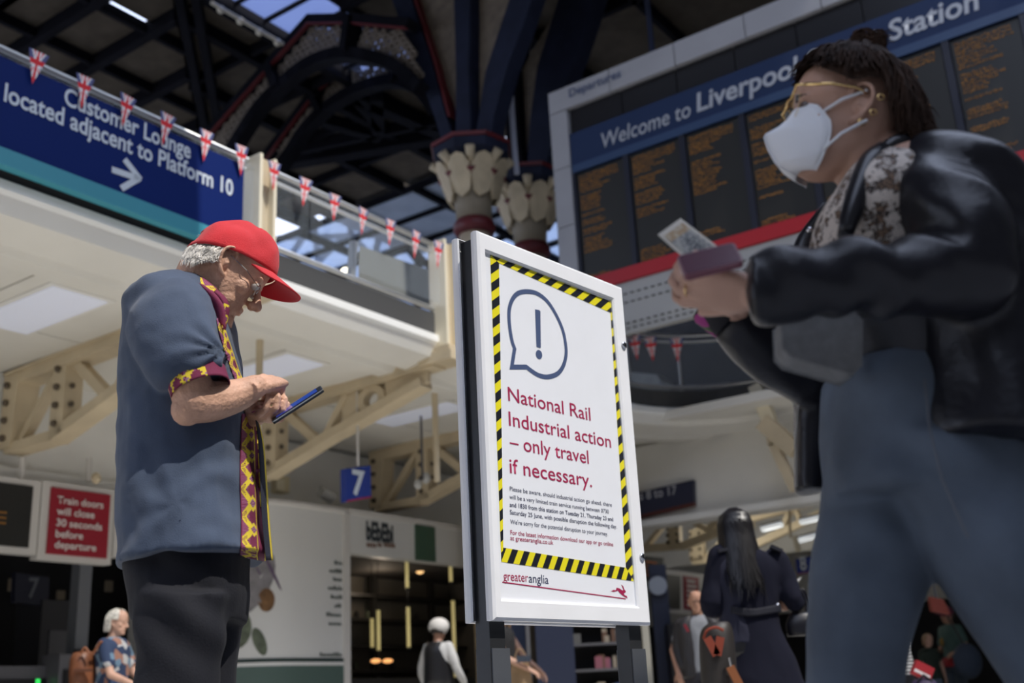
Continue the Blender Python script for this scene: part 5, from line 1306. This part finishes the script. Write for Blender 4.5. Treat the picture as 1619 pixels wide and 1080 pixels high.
    for q in range(60):
        c=knot;dv=Vector((rnd.uniform(-.05,.03),rnd.uniform(-.03,.03),rnd.uniform(.0,.04)));hb.tube([Mh@(c*s0),Mh@((c+dv*.6+Vector((0,0,.01)))*s0),Mh@((c+dv)*s0)],[.0012,.001,.0003],4,False)
    hb.obj('hair',mh,T)
    # earrings
    for k,(x,y,z) in enumerate(((-.004,.083,-.036),(-.022,.090,-.018),(-.034,.094,.012))):
        MB().tube([f(x+.006*math.cos(a),y+.002,z+.006*math.sin(a)-.004) for a in [6.283*i/12 for i in range(13)]],.0011,6).obj('earring',mat('gold',(.75,.52,.22),.25,metal=1),T)
    # ---- mask
    M_mask=mat('mask_white',(.80,.81,.84),.8,bump=.12,bs=300)
    K=Vector
    ridge=[(.104,.002),(.122,-.018),(.146,-.036),(.149,-.042),(.141,-.066),(.128,-.090),(.121,-.098),(.086,-.112)]
    def side(y):
        return [(.084,y*.038,.012),(.070,y*.060,.0),(.052,y*.069,-.028),(.048,y*.072,-.042),(.048,y*.070,-.066),(.053,y*.062,-.088),(.057,y*.054,-.102),(.062,y*.034,-.117)]
    MK=None
    for y in(1,-1):
        A=catm([K((x,0,z)) for x,z in ridge],2);B=catm([K(p) for p in side(y)],2);rows=[]
        for a,c in zip(A,B):
            r=[]
            for k in range(9):
                t=k/8;p=a.lerp(c,t);p+=K((.030,y*.020,0))*math.sin(math.pi*t)*.30;r.append(f(*p))
            rows.append(r)
        mb=MB().add([p for r in rows for p in r],[(i*9+k,i*9+k+1,(i+1)*9+k+1,(i+1)*9+k) for i in range(len(rows)-1) for k in range(8)])
        if MK is None: MK=tag(mb.obj('face_mask',M_mask,None,smooth=True),'white folded respirator mask covering the walking woman\'s nose and mouth','mask');o=MK
        else: o=mb.obj('mask_half',M_mask,MK,smooth=True)
        so_=o.modifiers.new('t','SOLIDIFY');so_.thickness=.0015
        MB().tube([f(p.x,p.y,p.z) for p in B],.0016,6).obj('edge_seam',M_mask,MK,smooth=True)
        for zz,ze in ((.0,.024),(-.090,-.036)):
            s_=K((.058,y*.063,zz-.012 if zz==0 else zz));MB().tube([f(*s_),f(.03,y*.079,(s_.z+ze)/2),f(-.012,y*.088,ze)],.0026,6).obj('ear_strap',M_mask,MK,smooth=True)
    MB().tube([f(x+.001,0,z) for x,z in ridge],.0016,6).obj('centre_seam',M_mask,MK,smooth=True)
    # ---- glasses
    G=tag(MB().tube([f(.108,-.012,.036),f(.110,0,.034),f(.108,.012,.036)],.0018,6).obj('glasses',MATS['gold'],None),'gold rimmed glasses worn by the walking woman','glasses')
    for y in(-1,1):
        P=[f(.106,y*.012,.036),f(.106,y*.055,.042),f(.094,y*.066,.036)]
        MB().tube(P,.0022,8).obj('brow_bar',MATS['gold'],G,smooth=True)
        pts=[f(.105-abs(math.cos(a))*.004+(-.010 if 0 else 0),y*(.034+.026*math.cos(a)),.010+.026*math.sin(a)) for a in [6.283*k/24 for k in range(25)]]
        MB().tube(pts,.0006,6).obj('rim',MATS['gold'],G,smooth=True)
        MB().add([f(.105,y*.034,.010)]+pts[:-1],[(0,i+1,(i+1)%24+1) for i in range(24)]).obj('lens',mat('lens_clear',(.7,.72,.74),.03,alpha=.15),G)
        MB().tube([f(.094,y*.066,.037),f(.05,y*.082,.034),f(.01,y*.088,.028),f(-.012,y*.088,.018)],[.0030,.0026,.002,.0015],8).obj('temple_arm',MATS['gold'],G,smooth=True)
    # ---- crossbody bag
    c0=aY(1298,538,1.60);bg=thing('crossbody_bag','small grey rectangular crossbody bag at the walking woman\'s waist','bag',c0)
    bb_=MB();cs=[(1236,500),(1262,492),(1310,490),(1352,492),(1364,505),(1363,580),(1350,590),(1300,576),(1250,562),(1238,550)]
    pts=[aY(x,y,1.58) for x,y in cs];cen=sum(pts,Vector())/len(pts)
    V=[];n=len(pts)
    for dy,k in((0,.90),(.012,1.0),(.055,1.0),(.068,.90)): V+=[cen+(p-cen)*k+Vector((0,dy,0)) for p in pts]
    bb_.add(V,[tuple(range(n)),tuple(range(4*n-1,3*n-1,-1))]+[(i*n+k,i*n+(k+1)%n,(i+1)*n+(k+1)%n,(i+1)*n+k) for i in range(3) for k in range(n)])
    bo=bb_.obj('bag_body',mat('bag_grey',(.17,.17,.17),.85,var=.15,vs=60,bump=.3,bs=400),bg,smooth=False)
    bv=bo.modifiers.new('b','BEVEL');bv.width=.006;bv.segments=3
    MB().tube([aY(1362,500,1.60),aY(1385,440,1.60),aY(1400,330,1.58)],.006,8).obj('strap',M_lea2,bg,smooth=True)
    # ---- phone and card in her hands
    A=aY(1086,434,1.47);B=aY(1168,414,1.46);ex=(B-A).normalized();ew=Vector((.10,.62,.78));ew=(ew-ex*ew.dot(ex)).normalized();en=ex.cross(ew).normalized()
    if en.z<0: en.negate()
    c=(A+B)/2+ew*.020;ph=thing('phone','dark phone with reddish reflections held by the masked woman','phone',c)
    def sl(hx,hy,hz,o,nm,m,r=.008):
        P=[]
        for sx,sy,a0 in((1,1,0),(-1,1,90),(-1,-1,180),(1,-1,270)):
            for k in range(5): a=math.radians(a0+k*22.5);P.append(c+ex*(sx*(hx-r)+r*math.cos(a))+ew*(sy*(hy-r)+r*math.sin(a))+en*(o-hz))
        MB().prism(P,en*(2*hz)).obj(nm,m,ph)
    sl(.042,.030,.0045,0,'phone_body',mat('phone_red_reflection',(.16,.045,.065),.3,spec=.5));sl(.039,.027,.0003,.0049,'screen',mat('screen_red_reflection',(.09,.03,.05),.2,spec=.6),.005);sl(.039,.027,.0003,-.0049,'back_glass',mat('back_red_reflection',(.17,.05,.07),.18,spec=.8),.006)  # plum in the colours stands for reddish reflections on a dark phone
    cpx=[(1040,371),(1076,345),(1146,398),(1100,424)];Yc=[1.55,1.62,1.60,1.53]
    cp=[aY(x,y,Y) for (x,y),Y in zip(cpx,Yc)]
    cd_=thing('picture_card','cream bordered picture card sticking up from the masked woman\'s hands','card',(cp[0]+cp[2])/2)
    MB().prism(cp,Vector((0,.0012,0))).obj('card',mat('card_cream',(.52,.47,.38),.7),cd_)
    ctr=sum(cp,Vector())/4;ee=[(ctr+(p-ctr)*.80)-Vector((0,.0012,0)) for p in cp]
    rr=[[ee[0].lerp(ee[3],i/30).lerp(ee[1].lerp(ee[2],i/30),k/16) for k in range(17)] for i in range(31)]
    def cc_(i,k):
        n_=noise.noise(Vector((i*.35,k*.45,1)));d=math.hypot((i-17)/11,(k-8)/6)
        if i<7: return (.34,.22,.10) if n_>-.15 else (.42,.34,.22)
        if d<.55: return (.06,.06,.06) if noise.noise(Vector((i*.9,k*.9,3)))>-.1 else (.30,.29,.26)
        if d<.95: return (.13,.13,.12) if n_>0 else (.27,.26,.23)
        return (.33,.31,.26) if n_>-.1 else (.18,.18,.17)
    vgrid('picture',rr,cc_,cd_,vmat('print_soft',.7))
    # finger ring
    MB().tube([Mn@Vector((.105,.007+.0105*math.cos(a),-.004+.0105*math.sin(a))) for a in [6.283*k/14 for k in range(15)]],.0012,6).obj('finger_ring',MATS['gold'],T)
woman()
# ---------------------------------------------------------------- people farther off
def person(label,x,Y,h,yaw,top,bot,hairc,skin=None,arms=None,hair='short',lean=0,skirt=False,sleeve='short',vox=.0065,headpitch=.1,shoe=None,build=1.0,extra=None):
    s=h/1.75;T=thing('person',label,'person',(x,Y,0));fd=Vector((math.cos(yaw),math.sin(yaw),0));lf=Vector((-fd.y,fd.x,0))
    P=lambda a,b_,z:Vector((x,Y,0))+fd*(a*s+lean*max(0,z-.9)*s)+lf*(b_*s)+EZ*(z*s)
    b=MB();HO=P(.03,0,1.615);Mh=hmat(HO,yaw,headpitch);f=head(b,Mh,s*.98,0)
    limb(b,[f(-.02,0,-.03),P(0,0,1.50),P(-.01,0,1.42)],[.052*s,.055*s,.07*s],3,14)
    loft(b,[(P(0,0,z),fd*(w*.7*s),lf*(w*s)) for z,w in((1.44,.10),(1.38,.15),(1.2,.13),(1.0,.12),(.9,.12))],3)
    A=arms or [((.02,.24,1.15),(.12,.20,.92)),((.02,-.24,1.15),(.12,-.20,.92))]
    for sg,(e,w) in zip((1,-1),A):
        S_=P(0,sg*.165,1.40);E_=P(*e);W_=P(*w);limb(b,[S_,(S_+E_)/2,E_],[.048*s,.044*s,.038*s],3,12);limb(b,[E_,W_],[.039*s,.027*s],3,12)
        d=(W_-E_).normalized();up=fd.lerp(EZ,.4) if abs(d.z)>.6 else EZ
        hand(b,frame_mat(W_,d,(up-d*up.dot(d))+lf*sg*.4),[(.3,.5,.3)]*4,-sg if abs(d.z)<.6 else sg,s*.95)
    for sg in(1,-1): limb(b,[P(0,sg*.09,.90),P(.01,sg*.09,.5),P(0,sg*.09,.08)],[.07*s,.045*s,.032*s],3,12)
    finish(b,'body',skin or M_skin2,T,vox,2)
    t=MB();k=build
    loft(t,[(P(0,0,z),fd*(d_*s*k),lf*(w*s*k)) for z,w,d_ in((1.475,.075,.065),(1.45,.14,.09),(1.38,.20,.12),(1.25,.185,.125),(1.1,.17,.12),(.95,.185,.13),(.86,.19,.135))],4)
    for sg,(e,w) in zip((1,-1),A):
        S_=P(0,sg*.165,1.40);E_=P(*e);W_=P(*w)
        if sleeve=='short': limb(t,[S_,S_.lerp(E_,.62)],[.066*s,.064*s],4,14)
        elif sleeve=='long': limb(t,[S_,E_,W_],[.066*s,.056*s,.042*s],4,14)
    finish(t,'top',top,T,.011,4,lambda p:fold(p,.008,7,7,5,x))
    t=MB()
    if skirt: loft(t,[(P(0,0,z),fd*(d_*s),lf*(w*s)) for z,w,d_ in((1.0,.16,.11),(.85,.20,.14),(.6,.22,.16),(.35,.25,.19))],4)
    else:
        loft(t,[(P(0,0,z),fd*(d_*s),lf*(w*s)) for z,w,d_ in((1.0,.165,.115),(.9,.185,.13),(.8,.185,.13))],3)
        for sg in(1,-1): limb(t,[P(0,sg*.09,.84),P(.01,sg*.09,.5),P(-.01,sg*.09,.09)],[.098*s,.075*s,.062*s],4,16)
    finish(t,'skirt' if skirt else 'trousers',bot,T,.012,3,lambda p:fold(p,.006,7,7,5,x))
    q=P(0,.09,0);q2_=P(0,-.09,0);shoes(T,[q,q2_],shoe or M_black,yaw)
    if hair!='bald':
        hb=MB();rnd=random.Random(int(x*100)+5);lo={'short':-.06,'bob':-.10,'long':-.30,'back':-.05}[hair]
        for q in range(520):
            ph=math.pi+rnd.uniform(-2.1,2.1);z0=.128;Pn=[];zb=lo*rnd.uniform(.7,1.05) if abs(ph-math.pi)<1.45 else max(lo,.02)
            o=.012+rnd.random()*.012;n=7
            for i in range(n):
                z=.128+(zb-.128)*i/(n-1);rr=math.sqrt(max(0.02,1-max(0,z/.134)**2.2)) if z>0 else 1
                Pn.append(f(-.01+(.094+o)*rr*math.cos(ph),(.074+o)*rr*math.sin(ph),z+.008))
            hb.tube(Pn,[.006*s,.009*s,.009*s,.009*s,.008*s,.006*s,.002],4,False)
        hb.obj('hair',hairc,T)
    if extra: extra(T,P,f,s)
    return T,P,f
def hairm(n,c): return mat(n,c,.4,var=.4,vs=40)
# woman in the long navy coat, seen from behind
def coat():
    Y=7.2;g=aY(1190,1000,Y);x=g.x;nm=mat('coat_navy',(.0065,.007,.016),.9,bump=.2,bs=120,spec=.2)
    arms=[((-.02,.20,1.12),(.24,.10,1.10)),((-.02,-.27,1.10),(.2,-.28,1.10))]
    yaw=math.radians(97)
    def ex(T,P,f,s):
        c=MB()
        L=lambda xl,xr,y,th:sec(xl,y,xr,y,Y,th)
        loft(c,[L(1158,1198,868,.16),L(1138,1222,880,.24),L(1130,1236,900,.27),L(1140,1232,930,.26),L(1146,1230,965,.25),L(1150,1236,1000,.27),L(1150,1256,1040,.30),L(1149,1270,1080,.33)],4)
        bt=c;e=sec(1149,1080,1272,1080,Y,.33)
        loft(c,[e,(Vector((e[0].x,Y,.42)),Vector((.27,0,0)),Vector((0,.18,0))),(Vector((e[0].x,Y,.35)),Vector((.27,0,0)),Vector((0,.18,0)))],3)
        limb(c,[aY(1144,886,Y),aY(1130,925,Y),aY(1126,960,Y-.02),aY(1140,958,Y+.2)],[.105,.080,.070,.058],4,16)
        limb(c,[aY(1226,888,Y),aY(1242,920,Y),aY(1255,952,Y-.02),aY(1262,945,Y+.2)],[.085,.075,.060,.05],4,16)
        O=finish(c,'coat',nm,T,.011,4,lambda p:fold(p,.008,6,6,3,2))
        b2=bvh(O)
        r=drape(b2,[(1158,958),(1190,963),(1232,955)],[(1158,970),(1190,975),(1234,967)],24,5,.012,Y);V=[p for q in r for p in q]
        o=MB().add(V,[(i*5+k,i*5+k+1,(i+1)*5+k+1,(i+1)*5+k) for i in range(23) for k in range(4)]).obj('half_belt',mat('coat_navy_dark',(.005,.0055,.013),.8),T,smooth=True);m_=o.modifiers.new('t','SOLIDIFY');m_.thickness=.008
        for xx,yy in((1229,957),(1151,933)):
            h=b2.ray_cast(CAM,ray(xx,yy).normalized())[0]
            if h: MB().ball(h,(.016,.016,.016)).obj('button',MATS['chrome'],T,smooth=True)
        for pts in (((1135,872),(1150,869)),((1218,864),(1236,872))): MB().beam(aY(*pts[0],Y-.08),aY(*pts[1],Y-.08),.06,.02).obj('epaulette',MATS['coat_navy_dark'],T)
        # long straight black hair down the back
        hb=MB();rnd=random.Random(4);mh=mat('hair_black',(.006,.005,.006),.36,spec=.35)
        for q in range(900):
            ph=math.pi+rnd.uniform(-1.9,1.9);o=.026+rnd.random()*.016;Pn=[];end=-.30-rnd.random()*.16*(1 if abs(ph-math.pi)<1 else .3)
            if rnd.random()<.10: end-=.08
            for i in range(10):
                z=.128+(end-.128)*i/9;rr=math.sqrt(max(0.02,1-max(0,z/.134)**2.2)) if z>0 else 1
                fl=max(0,-z-.05);w=(1+fl*.75)
                Pn.append(f((-.01+(.094+o)*rr*math.cos(ph))*1-fl*.12,(.074+o)*rr*math.sin(ph)*w+fl*.10*rnd.uniform(-.2,.6),z+.008))
            hb.tube(Pn,[.006,.009,.009,.009,.009,.009,.008,.006,.004,.001],4,False)
        hb.obj('long_hair',mh,T)
    T,P,f=person('woman in a long dark navy coat with straight black hair, seen from behind',x-.03,Y,1.66,yaw,mat('coat_under',(.012,.013,.03),.9),M_black,hairm('hair_black_base',(.008,.007,.009)),M_skin3,arms,'long',sleeve='none',extra=ex)
    c=aY(1268,975,Y+.05);hb=thing('handbag','black leather handbag on the navy-coated woman\'s right arm','bag',c)
    loft_=MB();loft(loft_,[(aY(1267,1005,Y),Vector((.085,0,0)),Vector((0,.05,0))),(aY(1268,985,Y),Vector((.10,0,0)),Vector((0,.055,0))),(aY(1268,968,Y),Vector((.075,0,0)),Vector((0,.03,0)))],3);loft_.obj('bag_body',M_lea,hb,smooth=True)
    for dx in(0,5): MB().tube(catm([aY(1253+dx,968,Y),aY(1256+dx,945,Y),aY(1264+dx,932,Y),aY(1273+dx,950,Y),aY(1276+dx,970,Y)],4),.008,8).obj('handle',M_lea,hb,smooth=True)
    pg=tag(MB().prism([aY(1253,921,Y+.1),aY(1267,912,Y+.1),aY(1262,921,Y+.1),aY(1256,927,Y+.1)],Vector((0,.004,0))).obj('paper_slip',M_white),'small white paper slip in the navy-coated woman\'s hand','paper')
coat()
# bald man with the dark jacket
def bald(T,P,f,s):
    j=MB();
    for sg in(1,-1):
        loft(j,[(P(-.02,sg*.10,1.47),Vector((.06,0,0))*s,Vector((0,.09,0))),(P(-.02,sg*.155,1.36),Vector((.09,0,0))*s,Vector((0,.14,0))),(P(-.01,sg*.15,1.1),Vector((.085,0,0))*s,Vector((0,.14,0))),(P(-.01,sg*.15,.82),Vector((.085,0,0))*s,Vector((0,.15,0)))],4)
        limb(j,[P(0,sg*.19,1.39),P(.0,sg*.25,1.14),P(.08,sg*.22,.94)],[.075*s,.06*s,.048*s],4,14)
    finish(j,'jacket',mat('jacket_dark',(.022,.020,.022),.6),T,.012,4,lambda p:fold(p,.01,7,7,5,2))
    MB().tube([f(.10,-.05,.012),f(.108,0,.014),f(.10,.05,.012)],.003,6).obj('glasses',M_black,T)
    for sg in(1,-1): MB().beam(P(.12,sg*.15,1.38),P(.13,sg*.12,1.30),.03,.02).obj('red_strap',M_dr,T)
g=aY(1105,1000,11.0)
person('balding man with glasses in a dark open jacket over a grey shirt, walking forward',g.x,11.0,1.50,math.radians(-95),mat('shirt_grey',(.20,.21,.23),.85),mat('trouser_dark',(.02,.02,.028),.85),None,M_skin3,[((-.02,.30,1.12),(.10,.27,.86)),((-.02,-.30,1.12),(.10,-.27,.88))],'bald',extra=bald)
# backpack with orange strap in front of him (on the back of a stooping traveller hidden by it)
Yb=6.6
bp=thing('backpack','large dark brown backpack with orange straps beside the navy-coated woman','backpack',aY(1138,1085,Yb))
m_=MB();loft(m_,[sec(1120,985,1152,983,Yb,.14),sec(1108,998,1158,996,Yb,.20),sec(1106,1030,1162,1030,Yb,.24),sec(1110,1088,1166,1088,Yb,.24),sec(1114,1110,1164,1110,Yb,.20)],4);finish(m_,'bag_body',mat('pack_brown',(.018,.014,.012),.55,var=.3,vs=8),bp,.01,3)
for a,b_ in(((1118,1008),(1133,1036)),((1139,1007),(1134,1036))): MB().beam(aY(*a,Yb-.14),aY(*b_,Yb-.14),.045,.015,Vector((0,1,0))).obj('orange_strap',mat('strap_orange',(.20,.03,.01),.6),bp)
MB().beam(aY(1154,1054,Yb-.15),aY(1170,1085,Yb-.15),.045,.02,Vector((0,1,0))).obj('shoulder_strap',mat('strap_tan',(.22,.07,.02),.6),bp)
MB().tube([aY(1153,1040,Yb-.15),aY(1156,1054,Yb-.15)],.008,8).obj('clip',MATS['chrome'],bp)
MB().tube(catm([aY(1112,1010,Yb-.12),aY(1118,997,Yb-.13),aY(1132,992,Yb-.13),aY(1144,997,Yb-.13)],4),.008,6).obj('zip_piping',MATS['strap_orange'],bp)
# grey-haired woman at the left
fl=vmat('floral_blouse_paint',.8)
def floral():
    m=mat('floral_blouse',(.04,.07,.13),.85);n=m.node_tree.nodes;l=m.node_tree.links;v=n.new('ShaderNodeTexVoronoi');v.inputs['Scale'].default_value=16;tc=n.new('ShaderNodeTexCoord');l.new(tc.outputs['Object'],v.inputs['Vector'])
    cr=n.new('ShaderNodeValToRGB');cr.color_ramp.interpolation='CONSTANT';e=cr.color_ramp.elements;e[0].color=(.018,.035,.085,1);e[1].position=.45;e[1].color=(.42,.42,.42,1);x=e.new(.68);x.color=(.12,.20,.28,1);x=e.new(.85);x.color=(.28,.14,.10,1)
    s_=n.new('ShaderNodeSeparateColor');l.new(v.outputs['Color'],s_.inputs[0]);l.new(s_.outputs[0],cr.inputs[0]);l.new(cr.outputs[0],n['Principled BSDF'].inputs['Base Color']);return m
g=aY(181,1000,9.3)
person('woman with short grey hair in a blue floral blouse at lower left',g.x,9.3,1.44,math.radians(-12),floral(),M_black,hairm('hair_silver',(.55,.53,.48)),M_skin2,[((.10,.22,1.14),(.30,.18,1.02)),((.12,-.22,1.12),(.34,-.18,1.02))],'bob',headpitch=.12,build=1.08)
b1=thing('backpack','brown leather backpack on the grey-haired woman\'s back','backpack',aY(132,1060,9.15))
m_=MB();loft(m_,[sec(118,1032,146,1030,9.2,.16),sec(113,1045,149,1043,9.2,.24),sec(112,1075,150,1075,9.2,.26),sec(114,1100,150,1100,9.2,.24)],4);finish(m_,'bag_body',mat('leather_tan',(.16,.055,.022),.5,var=.3,vs=12),b1,.01,3)
MB().tube(catm([aY(128,1034,9.06),aY(134,1024,9.06),aY(142,1034,9.06)],4),.01,6).obj('handle',MATS['leather_tan'],b1)
MB().beam(aY(118,1060,9.06),aY(146,1060,9.06),.04,.02).obj('pocket_flap',mat('leather_dark',(.09,.03,.014),.5),b1)
MB().tube([aY(146,1036,9.1),aY(158,1016,9.1),aY(168,1012,9.2)],.012,8).obj('shoulder_strap',MATS['leather_tan'],b1)
# shop worker with white cap
g=aY(693,1040,13.0)
def cap_w(T,P,f,s):
    MB().ball(f(-.005,0,.055),(.118,.118,.098),16).obj('catering_cap',mat('catering_white',(.62,.60,.58),.8),T,smooth=True)
    v=MB();loft(v,[(P(0,0,z),Vector((w*s,0,0)),Vector((0,d_*s,0))) for z,w,d_ in((1.47,.13,.11),(1.38,.185,.15),(1.2,.19,.16),(.9,.20,.17))],3);v.obj('black_vest',M_black,T,smooth=True)
person('shop worker in a white cap, white sleeves and black vest in the food shop',g.x,13.0,1.50,math.radians(60),mat('sleeve_white',(.50,.50,.50),.8),M_black,hairm('hair_dark',(.02,.015,.012)),M_skin3,[((.05,.30,1.14),(.12,.28,.90)),((.02,-.27,1.13),(.2,-.25,.95))],'short',sleeve='long',extra=cap_w)
# woman with bare arm and paper bag behind the stand
g=aY(800,1040,11.8)
def blond(T,P,f,s):
    hb=MB();rnd=random.Random(9)
    for q in range(260):
        ph=math.pi+rnd.uniform(-2.3,2.3);o=.012+rnd.random()*.02;zb=-.20*rnd.uniform(.8,1.1);Pn=[]
        for i in range(7):
            z=.128+(zb-.128)*i/6;rr=math.sqrt(max(0.02,1-max(0,z/.134)**2.2)) if z>0 else 1;Pn.append(f(-.01+(.094+o)*rr*math.cos(ph),(.074+o)*rr*math.sin(ph),z+.006))
        hb.tube(Pn,[.005,.008,.008,.008,.007,.005,.002],4,False)
    hb.obj('blonde_hair',hairm('hair_blonde',(.34,.20,.09)),T)
person('fair-haired woman in a dark sleeveless top reaching down, partly behind the stand',g.x-.03,11.8,1.56,math.radians(-25),mat('top_black',(.012,.012,.014),.85),mat('top_black',(.012,.012,.014),.85),None,M_skin2,[((.15,.22,1.14),(.38,.16,.96)),((.12,-.20,1.12),(.36,-.10,.98))],'bald',sleeve='none',headpitch=.2,extra=blond)
kb=thing('paper_bag','brown paper carrier bag held by the fair-haired woman behind the stand','bag',aY(822,1085,11.6)-EZ*.02)
P_=[aY(810,1040,11.6),aY(834,1040,11.6),aY(846,1100,11.6),aY(800,1100,11.6)];MB().prism(P_,Vector((0,.12,0))).obj('bag_body',mat('kraft',(.27,.18,.10),.85,var=.15,vs=12),kb)
MB().tube(catm([aY(814,1041,11.66),aY(818,1028,11.66),aY(826,1028,11.66),aY(830,1041,11.66)],4),.008,6).obj('handle',MATS['kraft'],kb)
tag(MB().box(aY(828,1042,11.5),(.07,.04,.03)).obj('wallet',mat('wallet_navy',(.03,.04,.06),.5)),'small dark wallet in the fair-haired woman\'s hand','wallet')
# right-hand group seen between the jeans legs
g=aY(1503,1000,16.5)
def tee(T,P,f,s):
    MB().ball(f(-.01,0,.05),(.12*s,.12*s,.10*s),14).obj('cap',mat('cap_plum',(.11,.02,.05),.7),T,smooth=True)
    MB().beam(f(.06,0,.055),f(.17,0,.045),.13*s,.01).obj('visor',MATS['cap_plum'],T)
    MB().beam(P(.02,-.13,1.42),P(-.08,-.12,1.05),.03,.02).obj('bag_strap',M_black,T)
    MB().ball(P(.105,-.08,1.22),(.05,.03,.06),12).obj('shirt_print',mat('print_mustard',(.30,.17,.03),.8),T,smooth=True)
    m=MB();loft(m,[(P(.02,-.04,.98),Vector((.13*s,0,0)),Vector((0,.16*s,0))),(P(.03,-.05,.84),Vector((.15*s,0,0)),Vector((0,.18*s,0)))],2);m.obj('red_waist_bag',mat('bag_red',(.35,.012,.02),.6),T,smooth=True)
person('teenager in a green t-shirt and plum cap with a red waist bag, far right',g.x,16.5,1.58,math.radians(205),mat('tee_green',(.055,.105,.095),.85),mat('jeans_far',(.05,.07,.10),.85),hairm('hair_far',(.03,.015,.01)),M_skin3,[((-.02,.26,1.12),(.16,.2,1.05)),((.02,-.24,1.10),(.22,-.16,1.04))],'short',extra=tee)
g=aY(1530,1045,16.0);sbg=thing('shoulder_bag','dark blue shoulder bag hanging behind the teenager','bag',g-EZ*.2)
m_=MB();m_.ball(g,(.20,.12,.24),14);m_.obj('bag_body',mat('bag_slate',(.03,.045,.075),.7),sbg,smooth=True);MB().tube([g+EZ*.18,g+Vector((-.10,0,.42)),g+Vector((-.18,0,.6))],.012,8).obj('strap',M_black,sbg)
g=aY(1470,1040,16.2);person('fair child in a dark green top looking up, left of the teenager',g.x,16.2,1.21,math.radians(-70),mat('top_forest',(.02,.03,.02),.85),mat('jeans_pale',(.13,.17,.22),.85),hairm('hair_child',(.30,.18,.09)),M_skin2,None,'bob')
g=aY(1452,1010,8.8)
def stripes(T,P,f,s): pass
ms=mat('stripe_cloth',(.4,.4,.4),.8);n=ms.node_tree.nodes;l=ms.node_tree.links;wv=n.new('ShaderNodeTexWave');wv.inputs['Scale'].default_value=13;wv.bands_direction='Z';wv.inputs['Distortion'].default_value=2.5;tc=n.new('ShaderNodeTexCoord');l.new(tc.outputs['Object'],wv.inputs['Vector']);cr=n.new('ShaderNodeValToRGB');cr.color_ramp.interpolation='CONSTANT';cr.color_ramp.elements[0].color=(.012,.012,.014,1);cr.color_ramp.elements[1].position=.5;cr.color_ramp.elements[1].color=(.5,.5,.5,1);l.new(wv.outputs[0],cr.inputs[0]);l.new(cr.outputs[0],n['Principled BSDF'].inputs['Base Color'])
person('person in a black and white striped top half hidden behind the jeans',g.x-.16,8.8,1.22,math.radians(170),ms,M_black,hairm('hair_far',(.03,.015,.01)),M_skin3,None,'short',sleeve='long')
rb2=thing('red_case','red bound folder or case low between the legs, right','case',aY(1458,1062,8.3));MB().beam(aY(1444,1054,8.3),aY(1472,1068,8.3),.06,.10).obj('case_body',MATS['bag_red'],rb2);MB().beam(aY(1446,1059,8.24),aY(1470,1071,8.24),.015,.02).obj('case_band',M_wl,rb2)
pb=thing('purple_bag','purple bag below the red case at the lower right','bag',aY(1462,1085,8.25)-EZ*.1);m_=MB();m_.ball(aY(1462,1088,8.25),(.10,.08,.07),14);m_.obj('bag_body',mat('bag_purple',(.025,.012,.05),.7),pb,smooth=True);MB().tube([aY(1450,1078,8.2),aY(1460,1068,8.2),aY(1474,1078,8.2)],.01,6).obj('handle',M_black,pb)
hg=thing('red_hanging_sign','dull red sign panel above the teenager\'s cap','sign',aY(1485,955,13));MB().prism([aY(1470,943,13),aY(1492,948,13),aY(1503,972,13),aY(1474,966,13)],Vector((0,.08,0))).obj('panel',mat('sign_brick',(.20,.035,.02),.6),hg);MB().tube([aY(1480,945,13.04),aY(1480,945,13.04)+EZ*1.0],.012,6).obj('hanger',M_grey,hg)
